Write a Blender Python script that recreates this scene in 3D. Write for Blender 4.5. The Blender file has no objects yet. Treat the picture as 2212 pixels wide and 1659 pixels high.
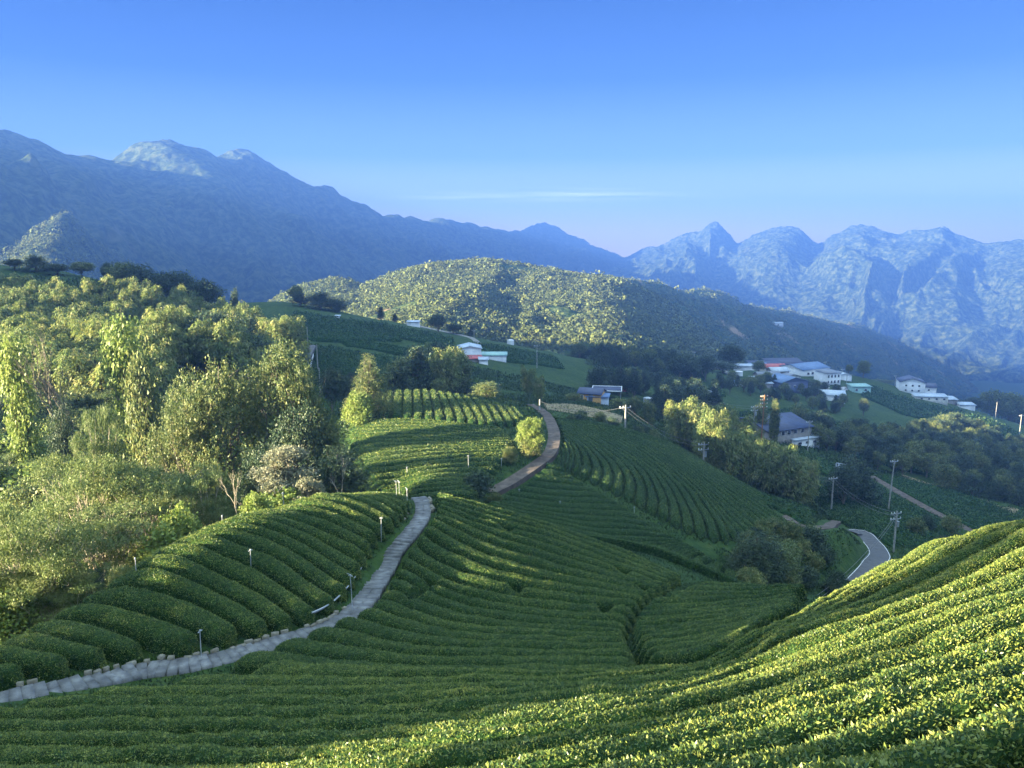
import bpy, math, random
import numpy as np
from mathutils import Vector, Matrix
R = math.radians
random.seed(7)
rng = np.random.default_rng(7)
scene = bpy.context.scene
C = scene.collection

# ---------------------------------------------------------------- camera, sky, sun, exposure
PITCH = R(10.2)
FP = 1661.0                      # focal length measured on a 2212 x 1659 copy of the photograph
cam_d = bpy.data.cameras.new('camera')
cam_d.sensor_width = 36.0
cam_d.lens = 36.0 * FP / 2212.0
cam_d.clip_start = 0.2
cam_d.clip_end = 60000.0
cam = bpy.data.objects.new('camera', cam_d)
C.objects.link(cam)
cam.location = (0, 0, 0)
cam.rotation_euler = (R(90) - PITCH, 0, 0)
scene.camera = cam

SUN_TRAVEL = (0.88, 0.475)        # horizontal direction the light travels (comes from behind left)
SUN_EL = R(11.8)
az = math.atan2(-SUN_TRAVEL[0], -SUN_TRAVEL[1])      # compass angle of the sun, clockwise from +y
world = bpy.data.worlds.new('World')
scene.world = world
world.use_nodes = True
wn = world.node_tree
bg = wn.nodes['Background']
sky = wn.nodes.new('ShaderNodeTexSky')
sky.sky_type = 'NISHITA'
sky.sun_disc = False
sky.sun_elevation = SUN_EL
sky.sun_rotation = az
sky.altitude = 1300
sky.air_density = 1.0
sky.dust_density = 0.3
sky.ozone_density = 4.0
# the clear evening blue of the place, by height above the horizon, blended with the physical sky
_tc = wn.nodes.new('ShaderNodeTexCoord'); _sx = wn.nodes.new('ShaderNodeSeparateXYZ')
wn.links.new(_tc.outputs['Generated'], _sx.inputs[0])
_mr = wn.nodes.new('ShaderNodeMapRange'); _mr.inputs['From Min'].default_value = -0.02; _mr.inputs['From Max'].default_value = 0.6
wn.links.new(_sx.outputs['Z'], _mr.inputs['Value'])
_rp = wn.nodes.new('ShaderNodeValToRGB'); wn.links.new(_mr.outputs[0], _rp.inputs['Fac'])
_e = _rp.color_ramp.elements
SKY = [(0.0, (3.0, 2.4, 0.9)), (0.06, (2.7, 2.25, 1.2)), (0.11, (1.75, 1.9, 1.6)), (0.206, (0.45, 0.82, 1.5)), (0.348, (0.09, 0.33, 1.15)), (0.50, (0.03, 0.19, 0.88)), (0.64, (0.45, 1.0, 2.2)), (0.78, (1.9, 2.7, 3.4)), (1.0, (2.3, 3.15, 3.6))]
while len(_e) < len(SKY): _e.new(0.5)
for _k, (_p, _c) in enumerate(SKY):
    _e[_k].position = _p; _e[_k].color = (*[q / 10 for q in _c], 1)
_ml = wn.nodes.new('ShaderNodeVectorMath'); _ml.operation = 'SCALE'; _ml.inputs['Scale'].default_value = 10.0
wn.links.new(_rp.outputs['Color'], _ml.inputs[0])
_mx = wn.nodes.new('ShaderNodeMix'); _mx.data_type = 'RGBA'; _mx.inputs['Factor'].default_value = 0.95
wn.links.new(sky.outputs[0], _mx.inputs['A']); wn.links.new(_ml.outputs[0], _mx.inputs['B'])
wn.links.new(_mx.outputs['Result'], bg.inputs[0])
bg.inputs[1].default_value = 0.05
sun_d = bpy.data.lights.new('sun', 'SUN')
sun_d.energy = 5.0
sun_d.angle = R(0.5)
sun_d.color = (1.0, 0.84, 0.55)
sun = bpy.data.objects.new('sun', sun_d)
C.objects.link(sun)
_d = Vector((SUN_TRAVEL[0], SUN_TRAVEL[1], 0)).normalized() * math.cos(SUN_EL) - Vector((0, 0, math.sin(SUN_EL)))
sun.rotation_euler = _d.to_track_quat('-Z', 'Y').to_euler()
scene.view_settings.view_transform = 'Standard'
scene.view_settings.look = 'None'
scene.view_settings.gamma = 1.0
scene.view_settings.exposure = 3.68
cy = scene.cycles
cy.use_denoising = True
cy.max_bounces = 5
cy.diffuse_bounces = 2
cy.glossy_bounces = 2
cy.transmission_bounces = 3
cy.transparent_max_bounces = 6
cy.volume_bounces = 0
cy.use_adaptive_sampling = True
cy.adaptive_threshold = 0.02

# ---------------------------------------------------------------- pixel <-> world
def ray(u, v):
    x = (np.asarray(u, float) - 1106.0) / FP
    w = (830.0 - np.asarray(v, float)) / FP
    return x, math.cos(PITCH) + w * math.sin(PITCH), -math.sin(PITCH) + w * math.cos(PITCH)
def P3(u, v, t):
    x, y, z = ray(u, v)
    return np.stack([x * t, y * t, z * t], -1)
def project(p):
    p = np.asarray(p, float)
    cp, sp = math.cos(PITCH), math.sin(PITCH)
    d = p[..., 1] * cp - p[..., 2] * sp
    up = p[..., 1] * sp + p[..., 2] * cp
    dd = np.maximum(d, 1e-3)
    return 1106 + FP * p[..., 0] / dd, 830 - FP * up / dd, d

# ---------------------------------------------------------------- noise
_perm = np.random.default_rng(3).random((4, 256, 256))
def vnoise(x, y, k=0):
    x = np.asarray(x, float); y = np.asarray(y, float)
    xi = np.floor(x).astype(int); yi = np.floor(y).astype(int)
    fx = x - xi; fy = y - yi
    fx = fx * fx * (3 - 2 * fx); fy = fy * fy * (3 - 2 * fy)
    T = _perm[k % 4]
    a = T[xi & 255, yi & 255]; b = T[(xi + 1) & 255, yi & 255]
    c = T[xi & 255, (yi + 1) & 255]; d = T[(xi + 1) & 255, (yi + 1) & 255]
    return (a * (1 - fx) + b * fx) * (1 - fy) + (c * (1 - fx) + d * fx) * fy - 0.5
def fbm(x, y, o=4, k=0):
    s = 0; a = 1.0
    for i in range(o):
        s = s + a * vnoise(x * 2 ** i + 17.3 * i, y * 2 ** i + 5.1 * i, k + i); a *= 0.5
    return s
def ridged(x, y, o=3, k=0):
    s = 0; a = 1.0
    for i in range(o):
        s = s + a * (0.5 - 2 * np.abs(vnoise(x * 2 ** i + 31.3 * i, y * 2 ** i + 9.1 * i, k + i))); a *= 0.5
    return s

# ---------------------------------------------------------------- materials
MATS = {}
def nmat(name):
    m = bpy.data.materials.new(name); m.use_nodes = True
    MATS[name] = m
    return m, m.node_tree.nodes, m.node_tree.links
def ramp(nt, stops):
    r = nt.nodes.new('ShaderNodeValToRGB')
    e = r.color_ramp.elements
    while len(e) < len(stops): e.new(0.5)
    for k, (p, c) in enumerate(stops):
        e[k].position = p; e[k].color = (*c, 1)
    return r
def mat_noise(name, stops, scale=1.0, rough=0.8, detail=4, bump=0.0, bscale=None, spec=0.2, transl=0.0, metal=0.0, second=None, coords='Position'):
    """procedural material: noise-driven colour ramp on world or object position, optional bump and leaf translucency"""
    m, n, l = nmat(name)
    nt = m.node_tree
    b = n['Principled BSDF']; out = n['Material Output']
    b.inputs['Roughness'].default_value = rough
    b.inputs['Metallic'].default_value = metal
    b.inputs['Specular IOR Level'].default_value = spec
    if coords == 'Position':
        g = n.new('ShaderNodeNewGeometry'); pos = g.outputs['Position']
    else:
        g = n.new('ShaderNodeTexCoord'); pos = g.outputs['Object']
    t = n.new('ShaderNodeTexNoise'); t.inputs['Scale'].default_value = scale
    t.inputs['Detail'].default_value = detail; t.inputs['Roughness'].default_value = 0.6
    l.new(pos, t.inputs['Vector'])
    r = ramp(nt, stops); l.new(t.outputs['Fac'], r.inputs['Fac'])
    col = r.outputs['Color']
    if second:
        sc2, stops2, amt = second          # large-scale tint, multiplied in
        t2 = n.new('ShaderNodeTexNoise'); t2.inputs['Scale'].default_value = sc2; t2.inputs['Detail'].default_value = 3
        l.new(pos, t2.inputs['Vector'])
        r2 = ramp(nt, stops2); l.new(t2.outputs['Fac'], r2.inputs['Fac'])
        mx = n.new('ShaderNodeMix'); mx.data_type = 'RGBA'; mx.blend_type = 'MULTIPLY'
        mx.inputs['Factor'].default_value = amt
        l.new(col, mx.inputs['A']); l.new(r2.outputs['Color'], mx.inputs['B'])
        col = mx.outputs['Result']
    l.new(col, b.inputs['Base Color'])
    if bump:
        t3 = n.new('ShaderNodeTexNoise'); t3.inputs['Scale'].default_value = bscale or scale
        t3.inputs['Detail'].default_value = 5
        l.new(pos, t3.inputs['Vector'])
        bp = n.new('ShaderNodeBump'); bp.inputs['Strength'].default_value = 1.0
        bp.inputs['Distance'].default_value = bump
        l.new(t3.outputs['Fac'], bp.inputs['Height']); l.new(bp.outputs['Normal'], b.inputs['Normal'])
    if transl:
        tr = n.new('ShaderNodeBsdfTranslucent'); l.new(col, tr.inputs['Color'])
        ms = n.new('ShaderNodeMixShader'); ms.inputs[0].default_value = transl
        l.new(b.outputs[0], ms.inputs[1]); l.new(tr.outputs[0], ms.inputs[2])
        l.new(ms.outputs[0], out.inputs['Surface'])
    return m
def leafmat(name, a, b, c, scale, rough=0.5, transl=0.28, spec=0.3, tint=None):
    a, b, c = [(q[0], q[1], q[2] * 1.5 + .006) for q in (a, b, c)]
    return mat_noise(name, [(0.3, a), (0.5, b), (0.68, c)], scale, rough, 3, transl=transl, spec=spec,
                     second=tint or (0.35, [(0.35, (0.72, 0.78, 0.75)), (0.65, (1.15, 1.08, 0.9))], 0.8))

# ---------------------------------------------------------------- mesh building
class MB:
    """collects vertices and faces (with a material slot each) and links them as ONE mesh object"""
    def __init__(s): s.v = []; s.f3 = []; s.f4 = []; s.m3 = []; s.m4 = []; s.n = 0
    def add(s, v, f, mat=0):
        v = np.asarray(v, float).reshape(-1, 3); f = np.asarray(f, int)
        if len(f) == 0: return s
        s.v.append(v)
        (s.f3 if f.shape[1] == 3 else s.f4).append(f + s.n)
        (s.m3 if f.shape[1] == 3 else s.m4).append(np.full(len(f), mat))
        s.n += len(v)
        return s
    def box(s, c, d, mat=0, rz=0.0, M=None):
        x, y, z = [k / 2 for k in d]
        v = np.array([[-x, -y, -z], [x, -y, -z], [x, y, -z], [-x, y, -z], [-x, -y, z], [x, -y, z], [x, y, z], [-x, y, z]])
        if M is not None: v = v @ np.asarray(M).T
        if rz: cz, sz = math.cos(rz), math.sin(rz); v = v @ np.array([[cz, -sz, 0], [sz, cz, 0], [0, 0, 1]]).T
        return s.add(v + np.asarray(c, float), [[0, 3, 2, 1], [4, 5, 6, 7], [0, 1, 5, 4], [1, 2, 6, 5], [2, 3, 7, 6], [3, 0, 4, 7]], mat)
    def tube(s, pts, rad, k=6, mat=0, cap=True):
        pts = np.asarray(pts, float); n = len(pts)
        rad = np.broadcast_to(np.asarray(rad, float), (n,))
        tg = np.gradient(pts, axis=0); tg /= np.linalg.norm(tg, axis=1, keepdims=True) + 1e-9
        ref = np.array([0, 0, 1.0]) if abs(tg[:, 2]).mean() < 0.9 else np.array([1.0, 0, 0])
        a = np.cross(tg, ref); a /= np.linalg.norm(a, axis=1, keepdims=True) + 1e-9
        b = np.cross(tg, a)
        th = np.arange(k) * 2 * math.pi / k
        ring = a[:, None] * np.cos(th)[None, :, None] + b[:, None] * np.sin(th)[None, :, None]
        v = (pts[:, None] + ring * rad[:, None, None]).reshape(-1, 3)
        i = np.arange(n - 1)[:, None] * k; j = np.arange(k)[None]; j2 = (j + 1) % k
        f = np.stack([i + j, i + j2, i + k + j2, i + k + j], -1).reshape(-1, 4)
        s.add(v, f, mat)
        if cap:
            for e, o in ((0, 1), (n - 1, -1)):
                vv = v[e * k:(e + 1) * k]
                s.add(np.vstack([vv, pts[e]]), [[(q if o < 0 else (q + 1) % k), ((q + 1) % k if o < 0 else q), k] for q in range(k)], mat)
        return s
    def prism(s, poly, z0, z1, mat=0):
        """vertical prism over an xy polygon (counter-clockwise)"""
        n = len(poly); p = np.asarray(poly, float)
        v = np.vstack([np.c_[p, np.full(n, z0)], np.c_[p, np.full(n, z1)], [[*p.mean(0), z0]], [[*p.mean(0), z1]]])
        q = np.arange(n); q2 = (q + 1) % n
        s.add(v, np.stack([q, q2, q2 + n, q + n], -1), mat)
        s.add(v, np.stack([q + n, q2 + n, np.full(n, 2 * n + 1)], -1), mat)
        s.add(v, np.stack([q2, q, np.full(n, 2 * n)], -1), mat)
        return s
    def grid(s, g, mat=0, flip=False):
        a, b = g.shape[:2]
        i = np.arange(a - 1)[:, None] * b; j = np.arange(b - 1)[None]
        f = np.stack([i + j, i + j + 1, i + b + j + 1, i + b + j], -1).reshape(-1, 4)
        if flip: f = f[:, ::-1]
        return s.add(g.reshape(-1, 3), f, mat)
    def leaves(s, p, d, nrm, ln, wd, mat=0, fold=0.0):
        """one pointed leaf (a folded diamond) per point: base p, direction d, face normal nrm"""
        n = len(p)
        if n == 0: return s
        d = d / (np.linalg.norm(d, axis=1, keepdims=True) + 1e-9)
        sd = np.cross(d, nrm); sd /= np.linalg.norm(sd, axis=1, keepdims=True) + 1e-9
        up = np.cross(sd, d)
        ln = np.broadcast_to(np.asarray(ln, float), (n,))[:, None]; wd = np.broadcast_to(np.asarray(wd, float), (n,))[:, None]
        v = np.stack([p, p + d * ln * .45 + sd * wd * .5 + up * ln * .10, p + d * ln - up * ln * .06, p + d * ln * .45 - sd * wd * .5 + up * ln * .10], 1)
        q = np.arange(n)[:, None] * 4 + np.array([[0, 1, 2, 3]])
        return s.add(v.reshape(-1, 3), q, mat)
    def build(s, name, mats, parent=None, smooth=False, loc=None):
        me = bpy.data.meshes.new(name)
        if s.n:
            v = np.vstack(s.v)
            if loc is not None: v = v - np.asarray(loc, float)
            f3 = np.vstack(s.f3) if s.f3 else np.zeros((0, 3), int)
            f4 = np.vstack(s.f4) if s.f4 else np.zeros((0, 4), int)
            n3, n4 = len(f3), len(f4)
            me.vertices.add(len(v)); me.vertices.foreach_set('co', v.astype(np.float32).ravel())
            me.loops.add(n3 * 3 + n4 * 4)
            me.loops.foreach_set('vertex_index', np.concatenate([f3.ravel(), f4.ravel()]).astype(np.int32))
            me.polygons.add(n3 + n4)
            me.polygons.foreach_set('loop_start', np.concatenate([np.arange(n3) * 3, n3 * 3 + np.arange(n4) * 4]).astype(np.int32))
            mi = np.concatenate([np.concatenate(s.m3) if s.m3 else np.zeros(0, int), np.concatenate(s.m4) if s.m4 else np.zeros(0, int)])
            me.polygons.foreach_set('material_index', mi.astype(np.int32))
            if smooth: me.polygons.foreach_set('use_smooth', np.ones(n3 + n4, bool))
            me.update(calc_edges=True)
        for m in (mats if isinstance(mats, (list, tuple)) else [mats]): me.materials.append(m)
        o = bpy.data.objects.new(name, me); C.objects.link(o)
        if parent is not None: o.parent = parent
        if loc is not None: o.location = loc
        return o

def tag(o, label=None, cat=None, group=None, kind=None):
    if label: o['label'] = label
    if cat: o['category'] = cat
    if group: o['group'] = group
    if kind: o['kind'] = kind
    return o
def empty(name, loc, rz=0.0, label=None, cat=None, group=None):
    o = bpy.data.objects.new(name, None); C.objects.link(o)
    o.location = loc; o.rotation_euler = (0, 0, rz)
    o.empty_display_size = 0.2
    return tag(o, label, cat, group)
KIDS = {}
def dup(root, loc, rz=0.0, sc=(1, 1, 1), label=None, group=None, cat=None):
    r = root.copy(); C.objects.link(r)
    r.location = loc; r.rotation_euler = (0, 0, rz); r.scale = sc
    if root.name not in KIDS: KIDS[root.name] = [(c, list(c.children)) for c in root.children]
    for ch, gs in KIDS[root.name]:
        c = ch.copy(); C.objects.link(c); c.parent = r
        for g in gs:
            d = g.copy(); C.objects.link(d); d.parent = c
    return tag(r, label, cat, group)
# ---------------------------------------------------------------- terrain: one height function for the whole near valley
# control points (u, v, t, drop): a point seen at pixel (u, v) at depth t; drop = how far the soil lies below it (hedge or canopy height)
CP = []
def cp(rows, drop=0.0):
    for r in rows:
        for k in range(1, len(r)):
            u, t = r[k]
            p = P3(u, r[0], t); CP.append((p[0], p[1], p[2] - drop))
def cpv(pts, drop=0.0):
    for u, v, t in pts:
        p = P3(u, v, t); CP.append((p[0], p[1], p[2] - drop))
T = 0.8
# tea bowl and the near slope
cp([(1659, (-500, 15), (0, 13), (500, 10.5), (1000, 7.5), (1600, 5.4), (2212, 4.3), (2700, 3.9)),
    (1580, (0, 16.8), (500, 13.4), (1000, 10.6), (1400, 8.6), (1800, 6.6), (2212, 5.2)),
    (1500, (30, 21), (300, 19.5), (600, 17.5), (1000, 15), (1300, 13), (1600, 10.3), (1900, 8.0), (2212, 6.5), (2700, 5.6)),
    (1440, (480, 24.0), (700, 22.5), (1000, 20.5), (1200, 19.5), (1390, 18.6), (1560, 15.5), (1700, 12.6), (2000, 9.6), (2212, 8.3)),
    (1380, (620, 26.5), (850, 26), (1100, 25.5), (1380, 25.5), (1500, 23.5), (1640, 16.5), (1800, 14), (2000, 11.6), (2212, 10.2), (2700, 8.6)),
    (1300, (790, 31), (1000, 33), (1200, 34), (1370, 34.5), (1500, 35), (1640, 34), (1760, 21.5), (1850, 19), (2000, 15.8), (2212, 13)),
    (1215, (1940, 23.5), (2100, 19), (2212, 17), (2700, 14))], T)
cpv([(880, 1130, 41), (850, 1190, 38.5), (895, 1090, 45), (1000, 1110, 45), (1000, 1200, 38.5), (1200, 1210, 41), (1350, 1215, 45.5),
     (1100, 1095, 48), (1200, 1135, 49), (1350, 1185, 50), (1450, 1225, 51), (1580, 1258, 50), (1700, 1266, 46), (1780, 1262, 40),
     (1400, 1250, 42), (1870, 1245, 25), (1960, 1195, 25), (2100, 1155, 22.5), (2212, 1138, 20.5), (2700, 1095, 16.5)], T)
# left mound
cpv([(20, 1440, 24), (0, 1400, 25.5), (200, 1312, 28.5), (330, 1217, 30.8), (450, 1155, 34.0), (560, 1108, 37.8), (690, 1064, 43.8), (800, 1066, 47), (870, 1075, 47),
     (300, 1380, 27), (500, 1300, 30), (600, 1350, 28.6), (500, 1230, 32.5), (650, 1230, 33.5), (700, 1150, 38.5), (800, 1160, 38.5), (780, 1240, 34.2), (-400, 1440, 26), (-400, 1520, 23)], T)
CPW = [
    # beyond the crests of mound and bowl
    (-18.5, 33, -16.5), (-22, 38, -20), (-30, 34, -19), (-15, 46, -18.5), (-10, 56, -19.5), (-20.5, 29.5, -16.5), (-22, 25, -16.5),
    (-4, 53, -18.2), (-6, 60, -23), (3, 58, -23), (8, 55, -22.5), (15, 54, -24.5), (2, 66, -25.5), (12, 57, -24), (10, 67, -28), (20, 54, -26.5), (22, 64, -31), (26, 50, -27), (30, 62, -34),
    (19, 33, -19), (24, 38, -25), (30, 40, -26), (33, 45, -30), (42, 48, -33), (38, 60, -36), (60, 50, -33), (25, 31, -15.5), (35, 33, -18),
    # gully under the trees on the left
    (-30, 48, -23), (-26, 60, -26), (-18, 68, -26), (-12, 72, -26), (-45, 48, -24), (-40, 65, -25), (-60, 55, -21), (-75, 38, -28), (-28, 80, -29), (-50, 80, -26),
    # unseen ground left and behind: knoll, valley and shoulder shaped for shade and sun
    (-14, 0, -5.5), (-28, -2, -9), (-30, 4, -9.5), (-32, 10, -11.5), (-45, 0, -12), (-50, -30, 0), (-25, -25, -1), (0, -12, 2), (0, -1.5, -1.75), (1, 2, -2.6), (20, -10, 4), (50, 0, 2),
    (15, 5, -2.6), (30, 12, -6), (60, 25, -8), (0, -60, 10), (60, -60, 12), (-80, -60, -2), (150, 0, -6), (110, 40, -18), (-120, -120, 6), (120, -120, 10), (0, -150, 12),
    (-45, 18, -20), (-60, 20, -28), (-60, -10, -14), (-80, 0, -28), (-120, 0, -45), (-120, 60, -9), (-160, 60, -14), (-160, 110, 0), (-200, 100, 8), (-70, 35, -27), (-60, 55, -28), (-90, 80, -34), (-300, 50, 10), (-250, 130, 55), (-235, 150, 58), (-300, 150, 90),
    (-24, 14, -14.5), (-30, 26, -20),
]
# mound B and the dirt path, hill C
cpv([(800, 1040, 77), (900, 1052, 75), (1010, 1050, 76), (770, 960, 92), (900, 960, 90), (1050, 960, 92), (780, 890, 108), (900, 870, 112), (1050, 880, 112), (830, 845, 120), (950, 842, 122), (1080, 862, 120), (1120, 880, 116)], T)
cpv([(1150, 880, 118), (1190, 940, 103), (1175, 990, 93), (1100, 1045, 84), (1040, 1075, 79)])
cpv([(1230, 940, 105), (1230, 1020, 90), (1130, 1070, 81), (1200, 1090, 79), (1350, 1140, 76), (1450, 1200, 73), (1540, 1235, 72),
     (1170, 893, 119), (1300, 915, 120), (1400, 938, 122), (1500, 985, 124), (1600, 1040, 124), (1400, 1020, 98), (1500, 1090, 94), (1600, 1150, 85), (1700, 1120, 100), (1680, 1070, 112), (1780, 1150, 98)], T)
cpv([(1760, 1140, 105), (1830, 1150, 102), (1700, 1240, 84), (1600, 1245, 76), (1800, 1235, 92), (1885, 1240, 100), (1890, 1200, 112), (1872, 1165, 122), (1920, 1170, 125)])
# behind B and C: down to the tree belt and the valley
cpv([(830, 900, 150), (950, 880, 155), (1080, 880, 160), (700, 880, 150), (1250, 882, 142), (1380, 905, 150), (1200, 870, 165), (1450, 960, 160), (1550, 1030, 165), (1650, 1110, 160), (1750, 1110, 150), (1800, 1120, 140)])
# left wood (ground lies a canopy below what is seen)
cpv([(0, 600, 165), (0, 700, 120), (0, 800, 92), (0, 900, 75), (0, 1000, 62), (150, 600, 165), (200, 700, 125), (200, 850, 88), (200, 950, 72), (300, 600, 170), (300, 720, 130), (450, 650, 172), (450, 740, 142), (600, 690, 168),
     (620, 770, 148), (-400, 650, 120), (-600, 800, 75)], 9)
cpv([(360, 785, 128), (430, 795, 132), (340, 805, 122), (0, 575, 210), (120, 585, 205), (640, 800, 155), (650, 740, 190), (645, 800, 165), (680, 830, 165), (500, 810, 140), (560, 835, 140), (560, 880, 125), (700, 900, 125)])
CPW += [(-270, 180, 55), (-400, 150, 80), (-420, 380, 20), (-200, 240, -2), (-240, 330, -10), (-100, 290, -34), (-90, 240, -24)]
# field E, centre left of the valley
cpv([(585, 652, 360), (650, 665, 330), (750, 682, 330), (850, 697, 325), (1000, 725, 320), (1100, 745, 320), (1180, 762, 320), (700, 700, 290), (850, 730, 270), (700, 760, 230), (800, 790, 220), (900, 770, 245), (1000, 770, 250), (760, 840, 190), (860, 820, 200), (1000, 840, 195)])
# valley floor, village spur and the far edge where the land drops away
cpv([(1250, 780, 320), (1400, 790, 340), (1300, 840, 260), (1480, 830, 300), (1550, 800, 370), (1600, 850, 300), (1450, 880, 230), (1300, 875, 200), (1600, 900, 240), (1700, 965, 205), (1600, 960, 200), (1750, 850, 340), (1700, 800, 400), (1830, 810, 420),
     (1900, 850, 370), (1960, 845, 390), (2050, 870, 390), (2212, 920, 370), (1800, 900, 290), (1900, 930, 270), (2050, 960, 260), (2212, 1000, 260), (1780, 980, 210), (1900, 1020, 210), (2050, 1070, 200), (2212, 1110, 190), (1850, 1060, 180), (1950, 1100, 170),
     (2050, 1150, 160), (2150, 1160, 160), (1950, 1150, 145), (1900, 1120, 150), (2212, 1200, 150), (2700, 1050, 220), (2700, 1200, 130)])
CPW += [(0, 520, -110), (-80, 520, -90), (120, 560, -120), (260, 560, -130), (380, 520, -130), (0, 420, -66), (100, 440, -80), (430, 330, -110), (-150, 480, -60), (200, 480, -98), (320, 440, -112), (500, 500, -150),
        (0, 900, -200), (400, 900, -220), (-300, 800, -120), (800, 700, -200), (700, 300, -140), (900, 0, -100), (-800, 300, 40), (-800, -300, 40), (0, -900, 60), (800, -900, 60), (0, 2500, -420), (1500, 2500, -420), (-1500, 2500, -250), (3000, 1000, -350), (-3000, 0, 0),
        (3000, -2000, 0), (-2500, -2500, 0), (0, 7000, -700), (4000, 6000, -650), (-4000, 6000, -500)]
CPA = np.array(CP + CPW)
def _ff(x, y):
    r = np.hypot(x, y); L = np.log(r + 1.5)
    return np.arctan2(x, y), L, r
_a, _L, _r = _ff(CPA[:, 0], CPA[:, 1])
_D = CPA[:, 2] / (_r + 1.5)
KA = 1.6
_near = np.abs(_a) > 1.2                          # wrap the bearings so nothing tears behind the camera
_A = np.concatenate([_a, _a[_near] - 2 * math.pi * np.sign(_a[_near])]) * KA
_LL = np.concatenate([_L, _L[_near]]); _DD = np.concatenate([_D, _D[_near]])
def _phi(d2): return np.where(d2 > 1e-12, 0.5 * d2 * np.log(np.maximum(d2, 1e-12)), 0.0)
def _tps():
    n = len(_A)
    K = _phi((_A[:, None] - _A[None]) ** 2 + (_LL[:, None] - _LL[None]) ** 2) + np.eye(n) * 2e-4
    Pm = np.c_[np.ones(n), _A, _LL]
    M = np.zeros((n + 3, n + 3)); M[:n, :n] = K; M[:n, n:] = Pm; M[n:, :n] = Pm.T
    return np.linalg.solve(M, np.concatenate([_DD, np.zeros(3)]))
_W = _tps()
def H(x, y):
    x = np.asarray(x, float); y = np.asarray(y, float); sh = np.broadcast(x, y).shape
    x = np.broadcast_to(x, sh).ravel(); y = np.broadcast_to(y, sh).ravel()
    a, L, r = _ff(x, y); a = a * KA
    out = np.empty(len(a)); n = len(_A)
    for i in range(0, len(a), 20000):
        s = slice(i, i + 20000)
        d2 = (a[s, None] - _A[None]) ** 2 + (L[s, None] - _LL[None]) ** 2
        out[s] = _phi(d2) @ _W[:n] + _W[n] + _W[n + 1] * a[s] + _W[n + 2] * L[s]
    z = out * (r + 1.5)
    return z.reshape(sh)
def hit(u, v, t0, t1, off=0.0, n=160):
    """where the ray through (u, v) first meets the ground (raised by off) between depths t0 and t1"""
    u = np.atleast_1d(np.asarray(u, float)); v = np.atleast_1d(np.asarray(v, float))
    t = t0 * (t1 / t0) ** (np.arange(n) / (n - 1))
    x, y, z = ray(u, v)
    X = x[:, None] * t; Y = y[:, None] * t; Z = z[:, None] * t
    g = Z - (H(X, Y) + off)
    below = g <= 0
    i = np.where(below.any(1), below.argmax(1), np.abs(g).argmin(1))
    j = np.maximum(i - 1, 0); k = np.arange(len(u))
    ga, gb = g[k, j], g[k, i]
    w = np.where((ga > 0) & (gb <= 0) & (i > 0), ga / (ga - gb + 1e-9), 1.0)
    tt = t[j] + (t[i] - t[j]) * w
    return np.stack([x * tt, y * tt], -1)
def curve(pts, n):
    """smooth resample of a polyline (Catmull-Rom, even arc length)"""
    p = np.asarray(pts, float)
    if len(p) > 2:
        q = np.vstack([2 * p[0] - p[1], p, 2 * p[-1] - p[-2]]); o = []
        for i in range(1, len(q) - 2):
            s = np.linspace(0, 1, 14, endpoint=False)[:, None]
            a, b, c, d = q[i - 1:i + 3]
            o.append(0.5 * ((2 * b) + (c - a) * s + (2 * a - 5 * b + 4 * c - d) * s ** 2 + (3 * b - a - 3 * c + d) * s ** 3))
        p = np.vstack(o + [p[-1:]])
    L = np.concatenate([[0], np.cumsum(np.linalg.norm(np.diff(p, axis=0), axis=1))])
    s = np.linspace(0, L[-1], n)
    return np.stack([np.interp(s, L, p[:, k]) for k in range(p.shape[1])], -1)
def inpoly(x, y, poly):
    x = np.asarray(x); y = np.asarray(y); c = np.zeros(x.shape, bool); n = len(poly)
    for i in range(n):
        x0, y0 = poly[i]; x1, y1 = poly[(i + 1) % n]
        if y0 == y1: continue
        c ^= ((y0 > y) != (y1 > y)) & (x < (x1 - x0) * (y - y0) / (y1 - y0) + x0)
    return c

# ground sheet: rings round the camera, finer inside the view
_view = np.linspace(-0.95, 0.95, 560)
_rest = np.linspace(0.95, 2 * math.pi - 0.95, 121)[1:]
_azs = np.concatenate([_view, _rest])
_BX0, _BX1, _BY0, _BY1 = -2150.0, 4900.0, -1400.0, 5250.0          # the land reaches to the edge of the haze
_sx = np.sin(_azs); _cx = np.cos(_azs)
_lim = np.minimum(np.where(_sx > 0, _BX1 / np.maximum(_sx, 1e-6), _BX0 / np.minimum(_sx, -1e-6)), np.where(_cx > 0, _BY1 / np.maximum(_cx, 1e-6), _BY0 / np.minimum(_cx, -1e-6)))
_r1 = np.concatenate([[0.0], np.geomspace(0.8, 700, 430)])
_rr = np.vstack([np.repeat(_r1[:, None], len(_azs), 1), 700 * (_lim[None] / 700) ** (np.arange(1, 41)[:, None] / 40)])
GX = _sx[None] * _rr; GY = _cx[None] * _rr
GZ = H(GX, GY)
GZ = GZ + fbm(GX / 9, GY / 9, 3) * np.clip((np.hypot(GX, GY) - 55) / 150, 0, 1) * 0.7

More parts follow.
